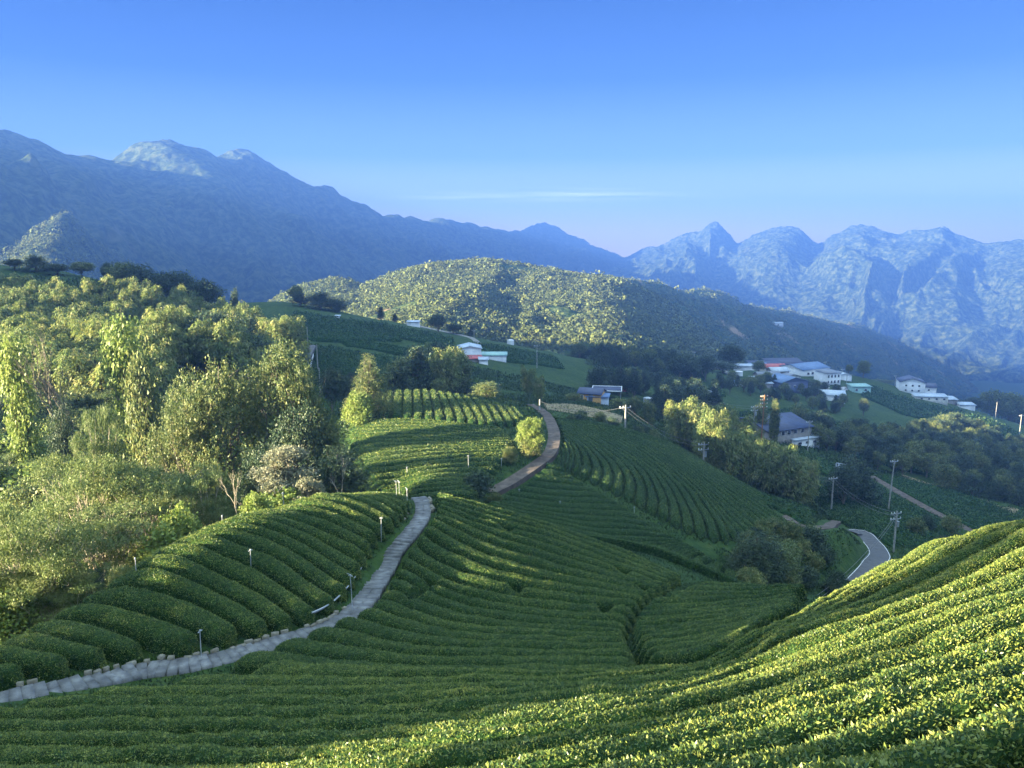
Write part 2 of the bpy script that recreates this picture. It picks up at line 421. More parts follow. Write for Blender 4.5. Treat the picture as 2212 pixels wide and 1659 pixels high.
def ground_line(pts, t0, t1, n, off=0.0):
    p = curve(np.array(pts, float), max(12, len(pts) * 4)); w = hit(p[:, 0], p[:, 1], t0, t1, off); return curve(w, n)
PL = ground_line([(903, 1068), (914, 1098), (908, 1126), (880, 1162), (853, 1195), (838, 1225), (820, 1252), (795, 1292), (760, 1330), (712, 1358), (640, 1384), (560, 1406), (470, 1428), (385, 1447), (310, 1456), (230, 1472), (150, 1484), (80, 1497), (10, 1512), (-90, 1530)], 18, 52, 300)
DL = ground_line([(1143, 878), (1168, 892), (1188, 915), (1197, 948), (1186, 985), (1152, 1012), (1102, 1045), (1058, 1068)], 70, 130, 90)
RL = ground_line([(1835, 1150), (1862, 1158), (1880, 1178), (1895, 1200), (1898, 1222), (1886, 1245), (1850, 1275)], 80, 150, 80)
TL = ground_line([(1690, 1118), (1720, 1135), (1752, 1143), (1785, 1141), (1806, 1130)], 80, 130, 40)
VL = ground_line([(1880, 1032), (1935, 1064), (2007, 1104), (2100, 1152)], 120, 220, 60)
ROUTES = [(PL, 0.66), (DL, 1.0), (RL, 2.6), (TL, 1.7), (VL, 1.7)]
def route_clear(x, y):
    """metres from the edge of the nearest path or road"""
    x = np.asarray(x, float); y = np.asarray(y, float); o = np.full(x.shape, 1e9)
    for L, w in ROUTES:
        for i in range(0, x.size, 4000):
            xx = x.ravel()[i:i + 4000]; yy = y.ravel()[i:i + 4000]
            d = np.sqrt(((xx[:, None] - L[None, :, 0]) ** 2 + (yy[:, None] - L[None, :, 1]) ** 2).min(1)) - w
            f = o.ravel(); f[i:i + 4000] = np.minimum(f[i:i + 4000], d); o = f.reshape(x.shape)
    return o
M_SOIL = mat_noise('soil_and_weeds', [(0.3, (0.014, 0.036, 0.008)), (0.5, (0.028, 0.062, 0.014)), (0.7, (0.055, 0.08, 0.022))], 0.8, 0.95, 6, bump=0.12, bscale=2.5,
                   second=(0.05, [(0.3, (0.7, 0.8, 0.7)), (0.7, (1.3, 1.15, 0.9))], 0.8))
g = MB().grid(np.stack([GX, GY, GZ], -1), flip=True)
ground = g.build('ground', M_SOIL, smooth=True)
tag(ground, kind='structure')
# ---------------------------------------------------------------- mountains beyond the valley
def mountain(name, crest, foot, ns, nq, gully, mat, back=0.35, seed=0, prof=1.15, crest_noise=6.0, warp=0.5, fine=5.0, drop=350, gsc=None):
    """a long ridge: crest and foot lines given as (u, v, depth); gullies and spurs run down the flank between them"""
    cw = curve(crest if isinstance(crest, np.ndarray) else np.array([P3(*c) for c in crest]), ns); fw = curve(foot if isinstance(foot, np.ndarray) else np.array([P3(*f) for f in foot]), ns)
    s = np.linspace(0, 1, ns)
    Lc = np.linalg.norm(cw[-1] - cw[0])
    q = np.concatenate([np.linspace(-back, 0, max(6, nq // 6), endpoint=False), np.linspace(0, 1.0, nq) ** 1.0])
    S, Q = np.meshgrid(s, q, indexing='ij')
    Qp = np.clip(Q, 0, 1)
    dz = cw[:, 2] - fw[:, 2]
    hor = fw[:, :2] - cw[:, :2]
    X = cw[:, 0, None] + hor[:, 0, None] * Q; Y = cw[:, 1, None] + hor[:, 1, None] * Q
    Z = cw[:, 2, None] - dz[:, None] * np.where(Q >= 0, Qp ** prof, 0) - np.where(Q < 0, (-Q) ** 1.2 * dz[:, None] * 1.3, 0)
    amp, freq = gully
    Sm = S * Lc / 1000.0
    w = fbm(Sm * 2 + seed, Q * 2.0 + seed, 3) * warp
    rd = ridged((Sm * freq + w) + seed * 3.7, Q * 1.3 + seed, 4, seed)
    env = np.where(Q >= 0, np.minimum(1, (Qp * 3.2) ** 1.0) * (1 - 0.5 * Qp), 0)
    gz = (rd - 0.35) * env; gz = np.where(Qp < 0.4, np.minimum(gz, 0.25 * Qp), gz)
    Z = Z + gz * amp * dz[:, None] * 0.5
    # the same relief also pushes the spurs out sideways
    hn = hor / (np.linalg.norm(hor, axis=1, keepdims=True) + 1e-9)
    push = (rd - 0.2) * amp * env * np.linalg.norm(hor, axis=1)[:, None] * 0.12
    X = X + hn[:, 0, None] * push; Y = Y + hn[:, 1, None] * push
    sc = gsc or 60.0
    Z = Z + fbm(X / sc, Y / sc, 5, seed) * fine + fbm(Sm * 14 + seed, Q * 3, 3, 1) * crest_noise * np.exp(-(Q * 6) ** 2)
    Z = Z + ridged(X / (sc * 1.1) + seed, Y / (sc * 1.1), 4, seed + 1) * fine * .35 * np.clip(Q * 6 + .3, .1, 1)
    g = np.stack([X, Y, Z], -1)
    o = MB().grid(g).build(name, mat, smooth=True)
    tag(o, kind='structure')
    return o, g

def mat_mountain(name, greens, tan, tan_amt, scale, patch):
    m, n, l = nmat(name); nt = m.node_tree
    b = n['Principled BSDF']; b.inputs['Roughness'].default_value = 0.95; b.inputs['Specular IOR Level'].default_value = 0.05
    g = n.new('ShaderNodeNewGeometry')
    t = n.new('ShaderNodeTexNoise'); t.inputs['Scale'].default_value = scale; t.inputs['Detail'].default_value = 8; t.inputs['Roughness'].default_value = 0.7
    l.new(g.outputs['Position'], t.inputs['Vector'])
    r = ramp(nt, greens); l.new(t.outputs['Fac'], r.inputs['Fac'])
    mp = n.new('ShaderNodeMapping'); mp.inputs['Scale'].default_value = (1, 1, 0.35); l.new(g.outputs['Position'], mp.inputs['Vector'])
    t2 = n.new('ShaderNodeTexNoise'); t2.inputs['Scale'].default_value = patch; t2.inputs['Detail'].default_value = 7; t2.inputs['Roughness'].default_value = 0.65
    l.new(mp.outputs['Vector'], t2.inputs['Vector'])
    r2 = ramp(nt, [(0.62 - tan_amt, (0, 0, 0)), (0.70 - tan_amt, (1, 1, 1))]); l.new(t2.outputs['Fac'], r2.inputs['Fac'])
    mx = n.new('ShaderNodeMix'); mx.data_type = 'RGBA'; l.new(r2.outputs['Color'], mx.inputs['Factor'])
    l.new(r.outputs['Color'], mx.inputs['A']); mx.inputs['B'].default_value = (*tan, 1)
    l.new(mx.outputs['Result'], b.inputs['Base Color'])
    bp = n.new('ShaderNodeBump'); bp.inputs['Distance'].default_value = 0.45 / scale; bp.inputs['Strength'].default_value = 1.0
    l.new(t.outputs['Fac'], bp.inputs['Height']); l.new(bp.outputs['Normal'], b.inputs['Normal'])
    return m
G3 = [(0.41, (0.012, 0.025, 0.010)), (0.5, (0.042, 0.064, 0.026)), (0.60, (0.11, 0.13, 0.05))]
M_MTN = mat_mountain('mountain_forest', [(0.38, (0.018, 0.032, 0.013)), (0.5, (0.042, 0.062, 0.026)), (0.62, (0.085, 0.10, 0.04))], (0.11, 0.11, 0.06), -0.02, 0.06, 0.006)
M_MTNR = mat_mountain('mountain_forest_and_scree', G3, (0.125, 0.12, 0.07), -0.02, 0.055, 0.005)
M_HILL = mat_mountain('hill_undergrowth', [(0.35, (0.02, 0.045, 0.015)), (0.5, (0.05, 0.08, 0.03)), (0.66, (0.11, 0.13, 0.05))], (0.30, 0.22, 0.13), 0.02, 0.12, 0.012)

# high ridge on the left, running away from us
mountain('mountain_ridge',
    [(-420, 235, 1300), (-120, 262, 1500), (0, 282, 1650), (70, 312, 1720), (130, 343, 1800), (215, 345, 1900), (262, 322, 1950), (318, 300, 2000), (365, 306, 2060), (405, 322, 2120), (470, 338, 2220), (515, 328, 2300), (560, 342, 2380), (640, 388, 2500), (700, 402, 2650),
     (760, 432, 2800), (820, 458, 2950), (870, 470, 3100), (925, 477, 3250), (952, 469, 3350), (1000, 484, 3500), (1060, 492, 3700), (1110, 498, 3900), (1160, 484, 4100), (1205, 492, 4250), (1260, 520, 4450), (1330, 548, 4700), (1420, 585, 4900)],
    [(200, 760, 900), (420, 770, 1150), (600, 770, 1350), (800, 760, 1650), (950, 740, 2050), (1080, 720, 2500), (1200, 700, 3100), (1350, 680, 3900), (1500, 670, 4700)],
    760, 300, (0.62, 2.8), M_MTN, seed=1, crest_noise=13, fine=24, gsc=95, warp=0.7)
# sunlit spur low on the left
SPUR = mountain('mountain_spur',
    [(-300, 640, 1000), (-60, 560, 1050), (40, 530, 1080), (90, 490, 1100), (140, 466, 1120), (185, 500, 1180), (230, 540, 1260), (330, 600, 1400), (450, 660, 1500)],
    [(-300, 760, 700), (0, 720, 760), (100, 740, 800), (250, 760, 880), (450, 800, 1000)], 160, 80, (0.55, 4.0), M_MTN, seed=4, crest_noise=5, fine=7, gsc=40)
SPUR2 = mountain('mountain_spur',
    [(-300, 520, 1350), (-60, 470, 1380), (30, 430, 1400), (80, 408, 1420), (140, 406, 1450), (190, 412, 1500), (260, 470, 1650), (360, 560, 1800)],
    [(-300, 700, 1100), (0, 640, 1150), (100, 640, 1180), (250, 660, 1300), (400, 700, 1500)], 160, 80, (0.5, 3.5), M_MTN, seed=5, crest_noise=6, fine=10, gsc=60)
# the range on the right
mountain('mountain_range',
    [(1280, 575, 4704), (1370, 549, 4536), (1430, 528, 4368), (1470, 512, 4284), (1510, 500, 4200), (1546, 483, 4158), (1575, 505, 4116), (1600, 522, 4074), (1640, 510, 4032), (1680, 492, 3990), (1716, 486, 3948), (1745, 508, 3906), (1772, 528, 3864), (1800, 508, 3780),
     (1835, 490, 3738), (1870, 487, 3696), (1905, 500, 3654), (1950, 506, 3612), (1990, 502, 3528), (2040, 495, 3486), (2075, 512, 3444), (2120, 526, 3402), (2212, 524, 3318), (2400, 500, 3192), (2700, 480, 2940)],
    [(1250, 640, 3276), (1400, 690, 2940), (1600, 760, 2604), (1750, 800, 2436), (1900, 850, 2268), (2100, 900, 2100), (2300, 950, 1932), (2700, 990, 1764)],
    800, 320, (0.8, 2.6), M_MTNR, seed=2, crest_noise=12, fine=30, gsc=85, warp=0.8)
# nearer dark ridge falling to the right behind the village
_rc = [(1180, 616, 1000), (1260, 604, 1040), (1330, 600, 1100), (1400, 612, 1200), (1480, 632, 1320), (1540, 626, 1420), (1600, 655, 1500), (1700, 672, 1650), (1760, 690, 1760), (1850, 705, 1900), (1930, 735, 2000), (2000, 770, 2080), (2060, 800, 2120), (2120, 850, 2150), (2220, 900, 2150)]
_rw = np.array([P3(*c) for c in _rc]); _rt = np.gradient(_rw[:, :2], axis=0); _rt /= np.linalg.norm(_rt, axis=1, keepdims=True)
_rn = np.stack([_rt[:, 1], -_rt[:, 0]], -1); _ln = np.linspace(420, 620, len(_rw)); _rf = np.c_[_rw[:, :2] + _rn * _ln[:, None], _rw[:, 2] - _ln * 0.62]
RIDGE = mountain('forest_ridge_slope', _rw, _rf, 260, 130, (0.6, 5.0), M_HILL, seed=3, crest_noise=4, fine=7, gsc=40, prof=1.0)
# round wooded hill in the middle
HILL = mountain('wooded_hill',
    [(560, 690, 900), (640, 655, 900), (700, 640, 890), (750, 636, 880), (800, 616, 880), (850, 596, 880), (900, 580, 890), (960, 570, 900), (1030, 568, 910), (1100, 572, 920), (1180, 582, 930), (1230, 592, 930), (1320, 602, 950), (1390, 626, 940), (1450, 668, 910), (1500, 712, 860), (1550, 752, 800), (1610, 795, 740)],
    [(560, 790, 600), (700, 780, 590), (800, 770, 570), (900, 770, 560), (1000, 780, 560), (1100, 790, 560), (1200, 800, 560), (1300, 810, 570), (1400, 815, 590), (1500, 825, 620), (1620, 840, 660)],
    300, 130, (0.45, 6.5), M_HILL, seed=6, crest_noise=3, fine=5, gsc=40, prof=1.3)
KNOLL = mountain('grassy_knoll',
    [(520, 690, 850), (590, 655, 850), (640, 625, 850), (700, 612, 860), (760, 612, 870), (810, 640, 880), (860, 680, 880)],
    [(520, 760, 660), (700, 745, 650), (860, 745, 660)], 90, 40, (0.4, 7.0), M_HILL, seed=7, crest_noise=2, fine=4, gsc=30)

# ---------------------------------------------------------------- haze
_x0, _x1, _y0, _y1, _z0, _z1 = -2200, 4950, -1450, 5300, -1200, 310
hz = MB().box(((_x0 + _x1) / 2, (_y0 + _y1) / 2, (_z0 + _z1) / 2), (_x1 - _x0, _y1 - _y0, _z1 - _z0)) 
mh = bpy.data.materials.new('haze_air'); mh.use_nodes = True
mh.node_tree.nodes.remove(mh.node_tree.nodes['Principled BSDF'])
pv = mh.node_tree.nodes.new('ShaderNodeVolumePrincipled')
pv.inputs['Color'].default_value = (0.058, 0.146, 0.50, 1)
pv.inputs['Density'].default_value = 0.00034
pv.inputs['Anisotropy'].default_value = 0.0
mh.node_tree.links.new(pv.outputs[0], mh.node_tree.nodes['Material Output'].inputs['Volume'])
haze = hz.build('haze', mh)
tag(haze, kind='stuff')
# ---------------------------------------------------------------- tea fields
M_TEA = mat_noise('tea_bush_body', [(0.3, (0.008, 0.02, 0.006)), (0.5, (0.016, 0.042, 0.01)), (0.7, (0.035, 0.07, 0.014))], 5.0, 0.8, 4, bump=0.08, bscale=9, spec=0.1)
M_TEAFAR = mat_noise('tea_bush_far', [(0.3, (0.012, 0.034, 0.01)), (0.5, (0.022, 0.06, 0.016)), (0.7, (0.04, 0.085, 0.02))], 1.6, 0.8, 5, bump=0.25, bscale=2.2, spec=0.1)
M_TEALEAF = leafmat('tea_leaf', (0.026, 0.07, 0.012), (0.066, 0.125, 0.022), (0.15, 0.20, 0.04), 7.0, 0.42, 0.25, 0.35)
M_TEALIGHT = leafmat('tea_bright_leaf', (0.10, 0.15, 0.02), (0.20, 0.25, 0.035), (0.36, 0.38, 0.07), 7.0, 0.40, 0.35, 0.4)  # lighter leaf variation; larger share on the lit slope paints in sunlight
M_TEALEAFFAR = leafmat('tea_leaf_far', (0.016, 0.05, 0.010), (0.032, 0.08, 0.016), (0.06, 0.11, 0.022), 1.2, 0.5, 0.2, 0.2)
ORD = 'first second third fourth fifth sixth seventh eighth ninth tenth eleventh twelfth thirteenth fourteenth fifteenth sixteenth seventeenth eighteenth nineteenth twentieth'.split()
TENS = {2: 'twenty', 3: 'thirty', 4: 'forty'}
def ordinal(k):
    if k < 20: return ORD[k]
    a, b = divmod(k + 1, 10)
    return {2: 'twentieth', 3: 'thirtieth', 4: 'fortieth'}[a] if b == 0 else TENS[a] + '-' + ORD[b - 1]
SEAMS = []            # narrow foot gaps crossing the hedges, as world polylines
NROWS = 0; NLEAF = 0
def seam_factor(x, y, width=0.16):
    f = np.ones_like(x)
    for sm in SEAMS:
        a = sm[:-1]; b = sm[1:]; ab = b - a
        d = np.full(x.shape, 1e9)
        for i in range(len(a)):
            t = np.clip(((x - a[i, 0]) * ab[i, 0] + (y - a[i, 1]) * ab[i, 1]) / (ab[i] @ ab[i] + 1e-9), 0, 1)
            d = np.minimum(d, np.hypot(x - a[i, 0] - t * ab[i, 0], y - a[i, 1] - t * ab[i, 1]))
        f = np.minimum(f, np.clip((d - width * 0.5) / 0.16, 0, 1))
    return f
MASS = None
def hedge(line, wid, hgt, label, group, seed, leaf=1.0, far=False, gaps=0, light=0.25, tex=None):
    """one tea hedge: a clipped, rounded body following the slope and a skin of leaves, one mesh"""
    global NROWS, NLEAF
    if far is False or label.find('valley') < 0:
        fine = curve(line, 200) if len(line) > 3 else line
        wf = np.interp(np.linspace(0, 1, len(fine)), np.linspace(0, 1, len(line)), np.broadcast_to(wid, (len(line),)))
        ok = route_clear(fine[:, 0], fine[:, 1]) > 0.12
        if not ok.any(): return None
        e_ = np.flatnonzero(np.diff(np.r_[0, ok.astype(int), 0])); k_ = np.argmax(e_[1::2] - e_[::2]); a_, b_ = e_[2 * k_], e_[2 * k_ + 1]
        if b_ - a_ < 4: return None
        line = fine[a_:b_]; wid = wf[a_:b_]
    L = np.concatenate([[0], np.cumsum(np.linalg.norm(np.diff(line, axis=0), axis=1))]); tot = L[-1]
    if tot < 1.0: return None
    mid = line[len(line) // 2]; dist = max(5.0, np.hypot(*mid))
    ds = float(np.clip(dist * 0.009, 0.16, 1.2))
    n = max(6, int(tot / ds)); s = np.linspace(0, tot, n)
    c = np.stack([np.interp(s, L, line[:, k]) for k in (0, 1)], -1)
    w = np.interp(s, L, wid) if np.ndim(wid) else np.full(n, wid)
    if n > 8:
        ker = np.array([1, 2, 3, 2, 1]) / 9.0; cc = np.pad(c, ((2, 2), (0, 0)), 'edge')
        c2 = np.stack([np.convolve(cc[:, k], ker, 'valid') for k in (0, 1)], -1); c2[:2] = c[:2]; c2[-2:] = c[-2:]; c = c2
    tg = np.gradient(c, axis=0); tg /= np.linalg.norm(tg, axis=1, keepdims=True) + 1e-9
    nr = np.stack([-tg[:, 1], tg[:, 0]], -1)
    e = np.clip(np.minimum(s, tot - s) / (w * 0.5), 0, 1); e = np.sqrt(np.maximum(1 - (1 - e) ** 2, 0.0))
    rr = np.random.default_rng(seed)
    g = np.ones(n)
    for _ in range(gaps):
        p = rr.uniform(0.05, 0.95) * tot; g = np.minimum(g, np.clip(np.abs(s - p) / 0.3, 0.1, 1))
    K = 9 if dist < 60 else 7
    th = np.linspace(0, math.pi, K)
    lat = np.sign(np.cos(th)) * np.abs(np.cos(th)) ** 0.75; up = np.abs(np.sin(th)) ** 0.42
    ww = w * (1 + 0.10 * fbm(s / 1.3 + seed * 7.1, s * 0 + seed, 2)) * (0.25 + 0.75 * e)
    X = c[:, 0, None] + nr[:, 0, None] * lat * ww[:, None] / 2
    Y = c[:, 1, None] + nr[:, 1, None] * lat * ww[:, None] / 2
    hh = hgt * (1 + 0.10 * fbm(s / 1.7 + seed, s * 0 + seed * 2.3, 3)) * (0.2 + 0.8 * e) * g
    sf = seam_factor(X, Y) if SEAMS and dist < 40 else 1.0
    lump = 1 + 0.09 * fbm(X * 2.2 + seed, Y * 2.2, 3)
    Z0 = H(X, Y)
    Z = Z0 + hh[:, None] * up * lump * (0.08 + 0.92 * sf) - 0.05
    Z[:, 0] -= 0.25; Z[:, -1] -= 0.25
    G = np.stack([X, Y, Z], -1)
    mb = (MB() if MASS is None else MASS).grid(G, 0, flip=True)
    # leaf skin, density and size by distance so that every leaf is still a leaf in the picture
    d1 = np.diff(G, axis=0)[:, :-1]; d2 = np.diff(G, axis=1)[:-1]
    cr = np.cross(d2, d1) * -1; cr = np.cross(d1, d2); area = np.linalg.norm(cr, axis=-1)
    N = cr / (area[..., None] + 1e-9); N = np.where(N[..., 2:3] < 0, -N, N)
    cen = (G[:-1, :-1] + G[1:, 1:]) / 2
    U, V, Dp = project(cen)
    t = np.maximum(np.linalg.norm(cen, axis=-1), 2.0)
    vis = (Dp > 1) & (U > -350) & (U < 2900) & (V > -200) & (V < 2050)
    view = -(cen * N).sum(-1) / t                 # facing the camera
    vis &= view > -0.35
    low = np.minimum(np.arange(K - 1), np.arange(K - 1)[::-1])[None] == 0
    ln = np.maximum(0.041, t * (1.25 if not far else 1.9) / 769.0) * leaf
    dens = np.clip((0.95 if t.mean() < 70 else 0.75) / (0.5 * 0.42 * ln * ln) * 0.66, 0, 2300) 
    cnt = rr.poisson(np.where(vis, area * dens * np.where(low, .45, 1.0), 0) * (0.3 + 0.7 * (sf[:-1, :-1] if np.ndim(sf) else 1.0)))
    idx = np.repeat(np.arange(cnt.size), cnt.ravel())
    if len(idx):
        ii, jj = np.unravel_index(idx, cnt.shape)
        a = rr.random(len(idx))[:, None]; b = rr.random(len(idx))[:, None]
        p = (G[ii, jj] * (1 - a) * (1 - b) + G[ii + 1, jj] * a * (1 - b) + G[ii, jj + 1] * (1 - a) * b + G[ii + 1, jj + 1] * a * b)
        nn = N[ii, jj]; lsz = ln[ii, jj] * rr.uniform(0.65, 1.35, len(idx))
        rnd = rr.normal(size=(len(idx), 3)); rnd /= np.linalg.norm(rnd, axis=1, keepdims=True)
        upz = np.array([0, 0, 1.0])
        d = rnd * 0.9 + nn * 0.55 + upz * 0.35
        fn = nn * 0.7 + rr.normal(size=(len(idx), 3)) * 0.6 + upz * 0.3
        p = p + nn * (rr.random((len(idx), 1)) - 0.45) * lsz[:, None] * 0.7
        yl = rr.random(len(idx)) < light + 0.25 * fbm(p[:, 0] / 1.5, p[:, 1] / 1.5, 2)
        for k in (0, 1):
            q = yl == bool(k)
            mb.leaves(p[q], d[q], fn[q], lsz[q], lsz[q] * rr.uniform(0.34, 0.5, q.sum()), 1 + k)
        NLEAF += len(idx)
    NROWS += 1
    if MASS is not None: return None
    mats = [M_TEAFAR, M_TEALEAFFAR, M_TEALEAF] if far else [M_TEA, M_TEALEAF, M_TEALIGHT]
    o = mb.build('tea_hedge', mats, smooth=True, loc=(c[n // 2, 0], c[n // 2, 1], float(H(*c[n // 2]))))
    tag(o, label, 'tea hedge', group)
    return o
def field(guides, t0, t1, label, group, spacing=1.7, hgt=0.75, gap=0.22, ext=(0, 0), far=False, leaf=1.0, off=0.75, gaps=0, light=0.3, width=None, seed=0, n=60, drop_last=False, rows=None):
    """hedges interpolated between guide rows drawn on the ground"""
    gs = []
    for g in guides:
        p = curve(np.array(g, float), 26)
        w = hit(p[:, 0], p[:, 1], t0, t1, off)
        w = curve(w[:: 3 if len(w) > 12 else 1], n) if n else w
        a = w[1] - w[0]; b = w[-1] - w[-2]
        ex = []
        if ext[0]: ex.append((w[0] - a / np.linalg.norm(a) * ext[0])[None])
        ex.append(w)
        if ext[1]: ex.append((w[-1] + b / np.linalg.norm(b) * ext[1])[None])
        w = np.vstack(ex); LL = np.concatenate([[0], np.cumsum(np.linalg.norm(np.diff(w, axis=0), axis=1))]); ss = np.linspace(0, LL[-1], n)
        gs.append(np.stack([np.interp(ss, LL, w[:, k]) for k in (0, 1)], -1))
    gs = np.array(gs)
    sp = np.linalg.norm(np.diff(gs, axis=0), axis=2)
    D = np.concatenate([[0], np.cumsum(np.quantile(sp, 0.6, axis=1))])
    nr = rows or max(2, int(round(D[-1] / spacing)) + 1)
    q = np.linspace(0, D[-1], nr)
    R_ = np.empty((nr, n, 2))
    # monotone smooth interpolation across the guides
    for k in range(n):
        for c in (0, 1): R_[:, k, c] = np.interp(q, D, gs[:, k, c])
    if nr > 4:
        R2 = R_.copy(); R2[1:-1] = (R_[:-2] + 2 * R_[1:-1] + R_[2:]) / 4; R_ = R2
    tgn = np.gradient(R_, axis=1); tgn /= np.linalg.norm(tgn, axis=2, keepdims=True) + 1e-9
    dv = np.gradient(R_, axis=0)
    loc = np.abs(dv[..., 0] * -tgn[..., 1] + dv[..., 1] * tgn[..., 0])       # local spacing
    for i in range(nr):
        w = np.clip(loc[i] - gap, 0.25, (width or spacing * 1.45))
        o = hedge(R_[i], w, hgt, label.format(ordinal(i) if i < 49 else 'next'), group, seed * 100 + i, leaf, far, gaps if rng.random() < 0.5 else 0, light)
    return R_

(hit([1780, 1850, 1950, 2050, 2145, 2230], [1386, 1392, 1400, 1410, 1416, 1418], 5, 30, 0.4))
# the bowl, between the stone path and the crooked seam
BL = field([[(925, 1062), (1000, 1078), (1200, 1137), (1350, 1190), (1490, 1252)],
       [(935, 1102), (1050, 1150), (1200, 1200), (1350, 1243), (1450, 1272)],
       [(878, 1190), (963, 1245), (1107, 1280), (1250, 1297), (1402, 1305)],
       [(866, 1250), (931, 1279), (1053, 1315), (1215, 1337), (1378, 1345)],
       [(818, 1298), (981, 1348), (1161, 1364), (1300, 1367), (1372, 1368)],
       [(746, 1369), (927, 1402), (1150, 1404), (1408, 1402)],
       [(590, 1416), (800, 1434), (1000, 1441), (1200, 1440), (1408, 1434)]], 15, 62,
      '{} tea hedge down from the crest in the bowl right of the stone path', 'tea hedges in the shaded bowl', seed=1, gaps=1, gap=0.32, hgt=0.8, spacing=1.5, ext=(1.6, 0))
field([[(1500, 1257), (1600, 1263), (1690, 1266), (1755, 1265)],
       [(1398, 1295), (1500, 1292), (1640, 1285), (1735, 1275)],
       [(1366, 1335), (1500, 1325), (1650, 1305), (1745, 1288)],
       [(1370, 1375), (1485, 1370), (1600, 1345), (1690, 1316)],
       [(1404, 1412), (1480, 1405), (1560, 1385), (1630, 1350)]], 20.5, 60,
      '{} tea hedge from the far rim, right of the crooked gap', 'tea hedges right of the crooked gap', seed=2, gaps=0, gap=0.34, hgt=0.85)
# lower rows that sweep from the left edge over to the sunlit slope
field([[(560, 1438), (800, 1452), (1100, 1456), (1390, 1450), (1520, 1430), (1600, 1395), (1720, 1332), (1870, 1250)],
       [(70, 1508), (400, 1505), (800, 1505), (1150, 1492), (1400, 1470), (1560, 1435), (1700, 1375), (1900, 1270), (2050, 1185), (2205, 1146)],
       [(-150, 1570), (300, 1575), (700, 1575), (1100, 1548), (1400, 1505), (1650, 1430), (1900, 1335), (2205, 1215)],
       [(-150, 1640), (400, 1650), (800, 1640), (1200, 1595), (1500, 1540), (1800, 1450), (2205, 1312)],
       [(-100, 1760), (400, 1760), (900, 1720), (1300, 1660), (1700, 1550), (2205, 1402)],
       [(0, 1930), (500, 1930), (1000, 1840), (1400, 1760), (1800, 1650), (2205, 1522)],
       [(600, 2250), (1000, 2080), (1400, 1930), (1800, 1800), (2205, 1662)],
       [(1000, 2500), (1500, 2260), (1900, 2060), (2205, 1890)]], 2.3, 33,
      '{} tea hedge of the near slope, counted from the bowl down', 'tea hedges of the near sunlit slope', spacing=1.55, seed=3, gap=0.36, light=0.66, n=110, hgt=0.9, ext=(0, 10))  # higher share of bright leaves stands in for sun on this slope
# the mound left of the stone path
field([[(-90, 1470), (0, 1462), (50, 1478), (70, 1492)], [(-40, 1415), (100, 1425), (170, 1450), (228, 1462)], [(50, 1384), (200, 1410), (304, 1447)], [(118, 1350), (250, 1385), (376, 1413)],
       [(225, 1295), (345, 1325), (450, 1372), (532, 1390)], [(330, 1238), (480, 1290), (598, 1360)], [(404, 1190), (540, 1250), (660, 1335)], [(480, 1145), (600, 1192), (700, 1258), (766, 1288)],
       [(560, 1108), (660, 1130), (760, 1175), (815, 1215)], [(640, 1080), (720, 1096), (790, 1125), (830, 1148)], [(740, 1064), (800, 1075), (850, 1098), (862, 1110)], [(830, 1064), (860, 1068), (878, 1078), (884, 1088)]], 19, 60,
      '{} tea hedge from the near end of the rounded mound left of the stone path', 'tea hedges on the mound left of the path', spacing=1.3, seed=4, ext=(2.2, 0.5), light=0.45, gap=0.28, hgt=0.75)
# the second mound beyond
field([[(752, 908), (900, 906), (1000, 915), (1105, 925)], [(752, 950), (900, 945), (1020, 950), (1130, 950)], [(770, 1005), (900, 985), (1020, 975), (1120, 975)],
       [(800, 1042), (900, 1020), (1000, 1005), (1090, 1005)], [(820, 1062), (930, 1045), (1000, 1040), (1060, 1040)], [(880, 1072), (960, 1062), (1010, 1062), (1040, 1060)]], 66, 125,
      '{} tea hedge from the top across the lower half of the far round field', 'tea hedges across the second mound', seed=5, light=0.45, gap=0.25)
field([[(790, 897), (795, 885)], [(806, 898), (812, 868), (818, 858)], [(828, 898), (831, 868), (836, 842)], [(848, 899), (852, 868), (856, 838)], [(894, 901), (894, 868), (893, 837)],
       [(960, 906), (950, 870), (940, 840)], [(1030, 913), (1010, 878), (985, 848)], [(1083, 917), (1062, 880), (1044, 860)], [(1118, 914), (1095, 884), (1080, 868)], [(1128, 905), (1112, 885), (1100, 874)]], 80, 132,
      '{} upright tea hedge from the left on top of the far round field', 'upright tea hedges on top of the second mound', seed=6, light=0.4, gap=0.32, spacing=1.5, hgt=0.85, n=24)
# the big shaded hill right of the dirt path
field([[(1195, 940), (1208, 975), (1205, 1005)], [(1188, 915), (1235, 955), (1245, 990), (1232, 1020)], [(1183, 902), (1270, 965), (1300, 1010), (1290, 1050)], [(1186, 897), (1310, 965), (1375, 1030), (1375, 1095)],
       [(1200, 897), (1340, 955), (1440, 1030), (1480, 1090), (1495, 1162)], [(1220, 899), (1370, 952), (1490, 1040), (1550, 1110), (1580, 1188)], [(1250, 905), (1400, 952), (1520, 1037), (1600, 1102), (1655, 1150)],
       [(1290, 912), (1430, 952), (1560, 1032), (1660, 1100), (1735, 1150)], [(1330, 921), (1450, 957), (1590, 1037), (1700, 1103), (1780, 1158)], [(1400, 938), (1500, 982), (1600, 1040), (1720, 1100), (1825, 1145)]], 68, 128,
      '{} curving tea hedge from the dirt path on the big shaded hill', 'curving tea hedges on the big shaded hill', seed=7, spacing=1.35, gap=0.3, leaf=0.85, light=0.05)
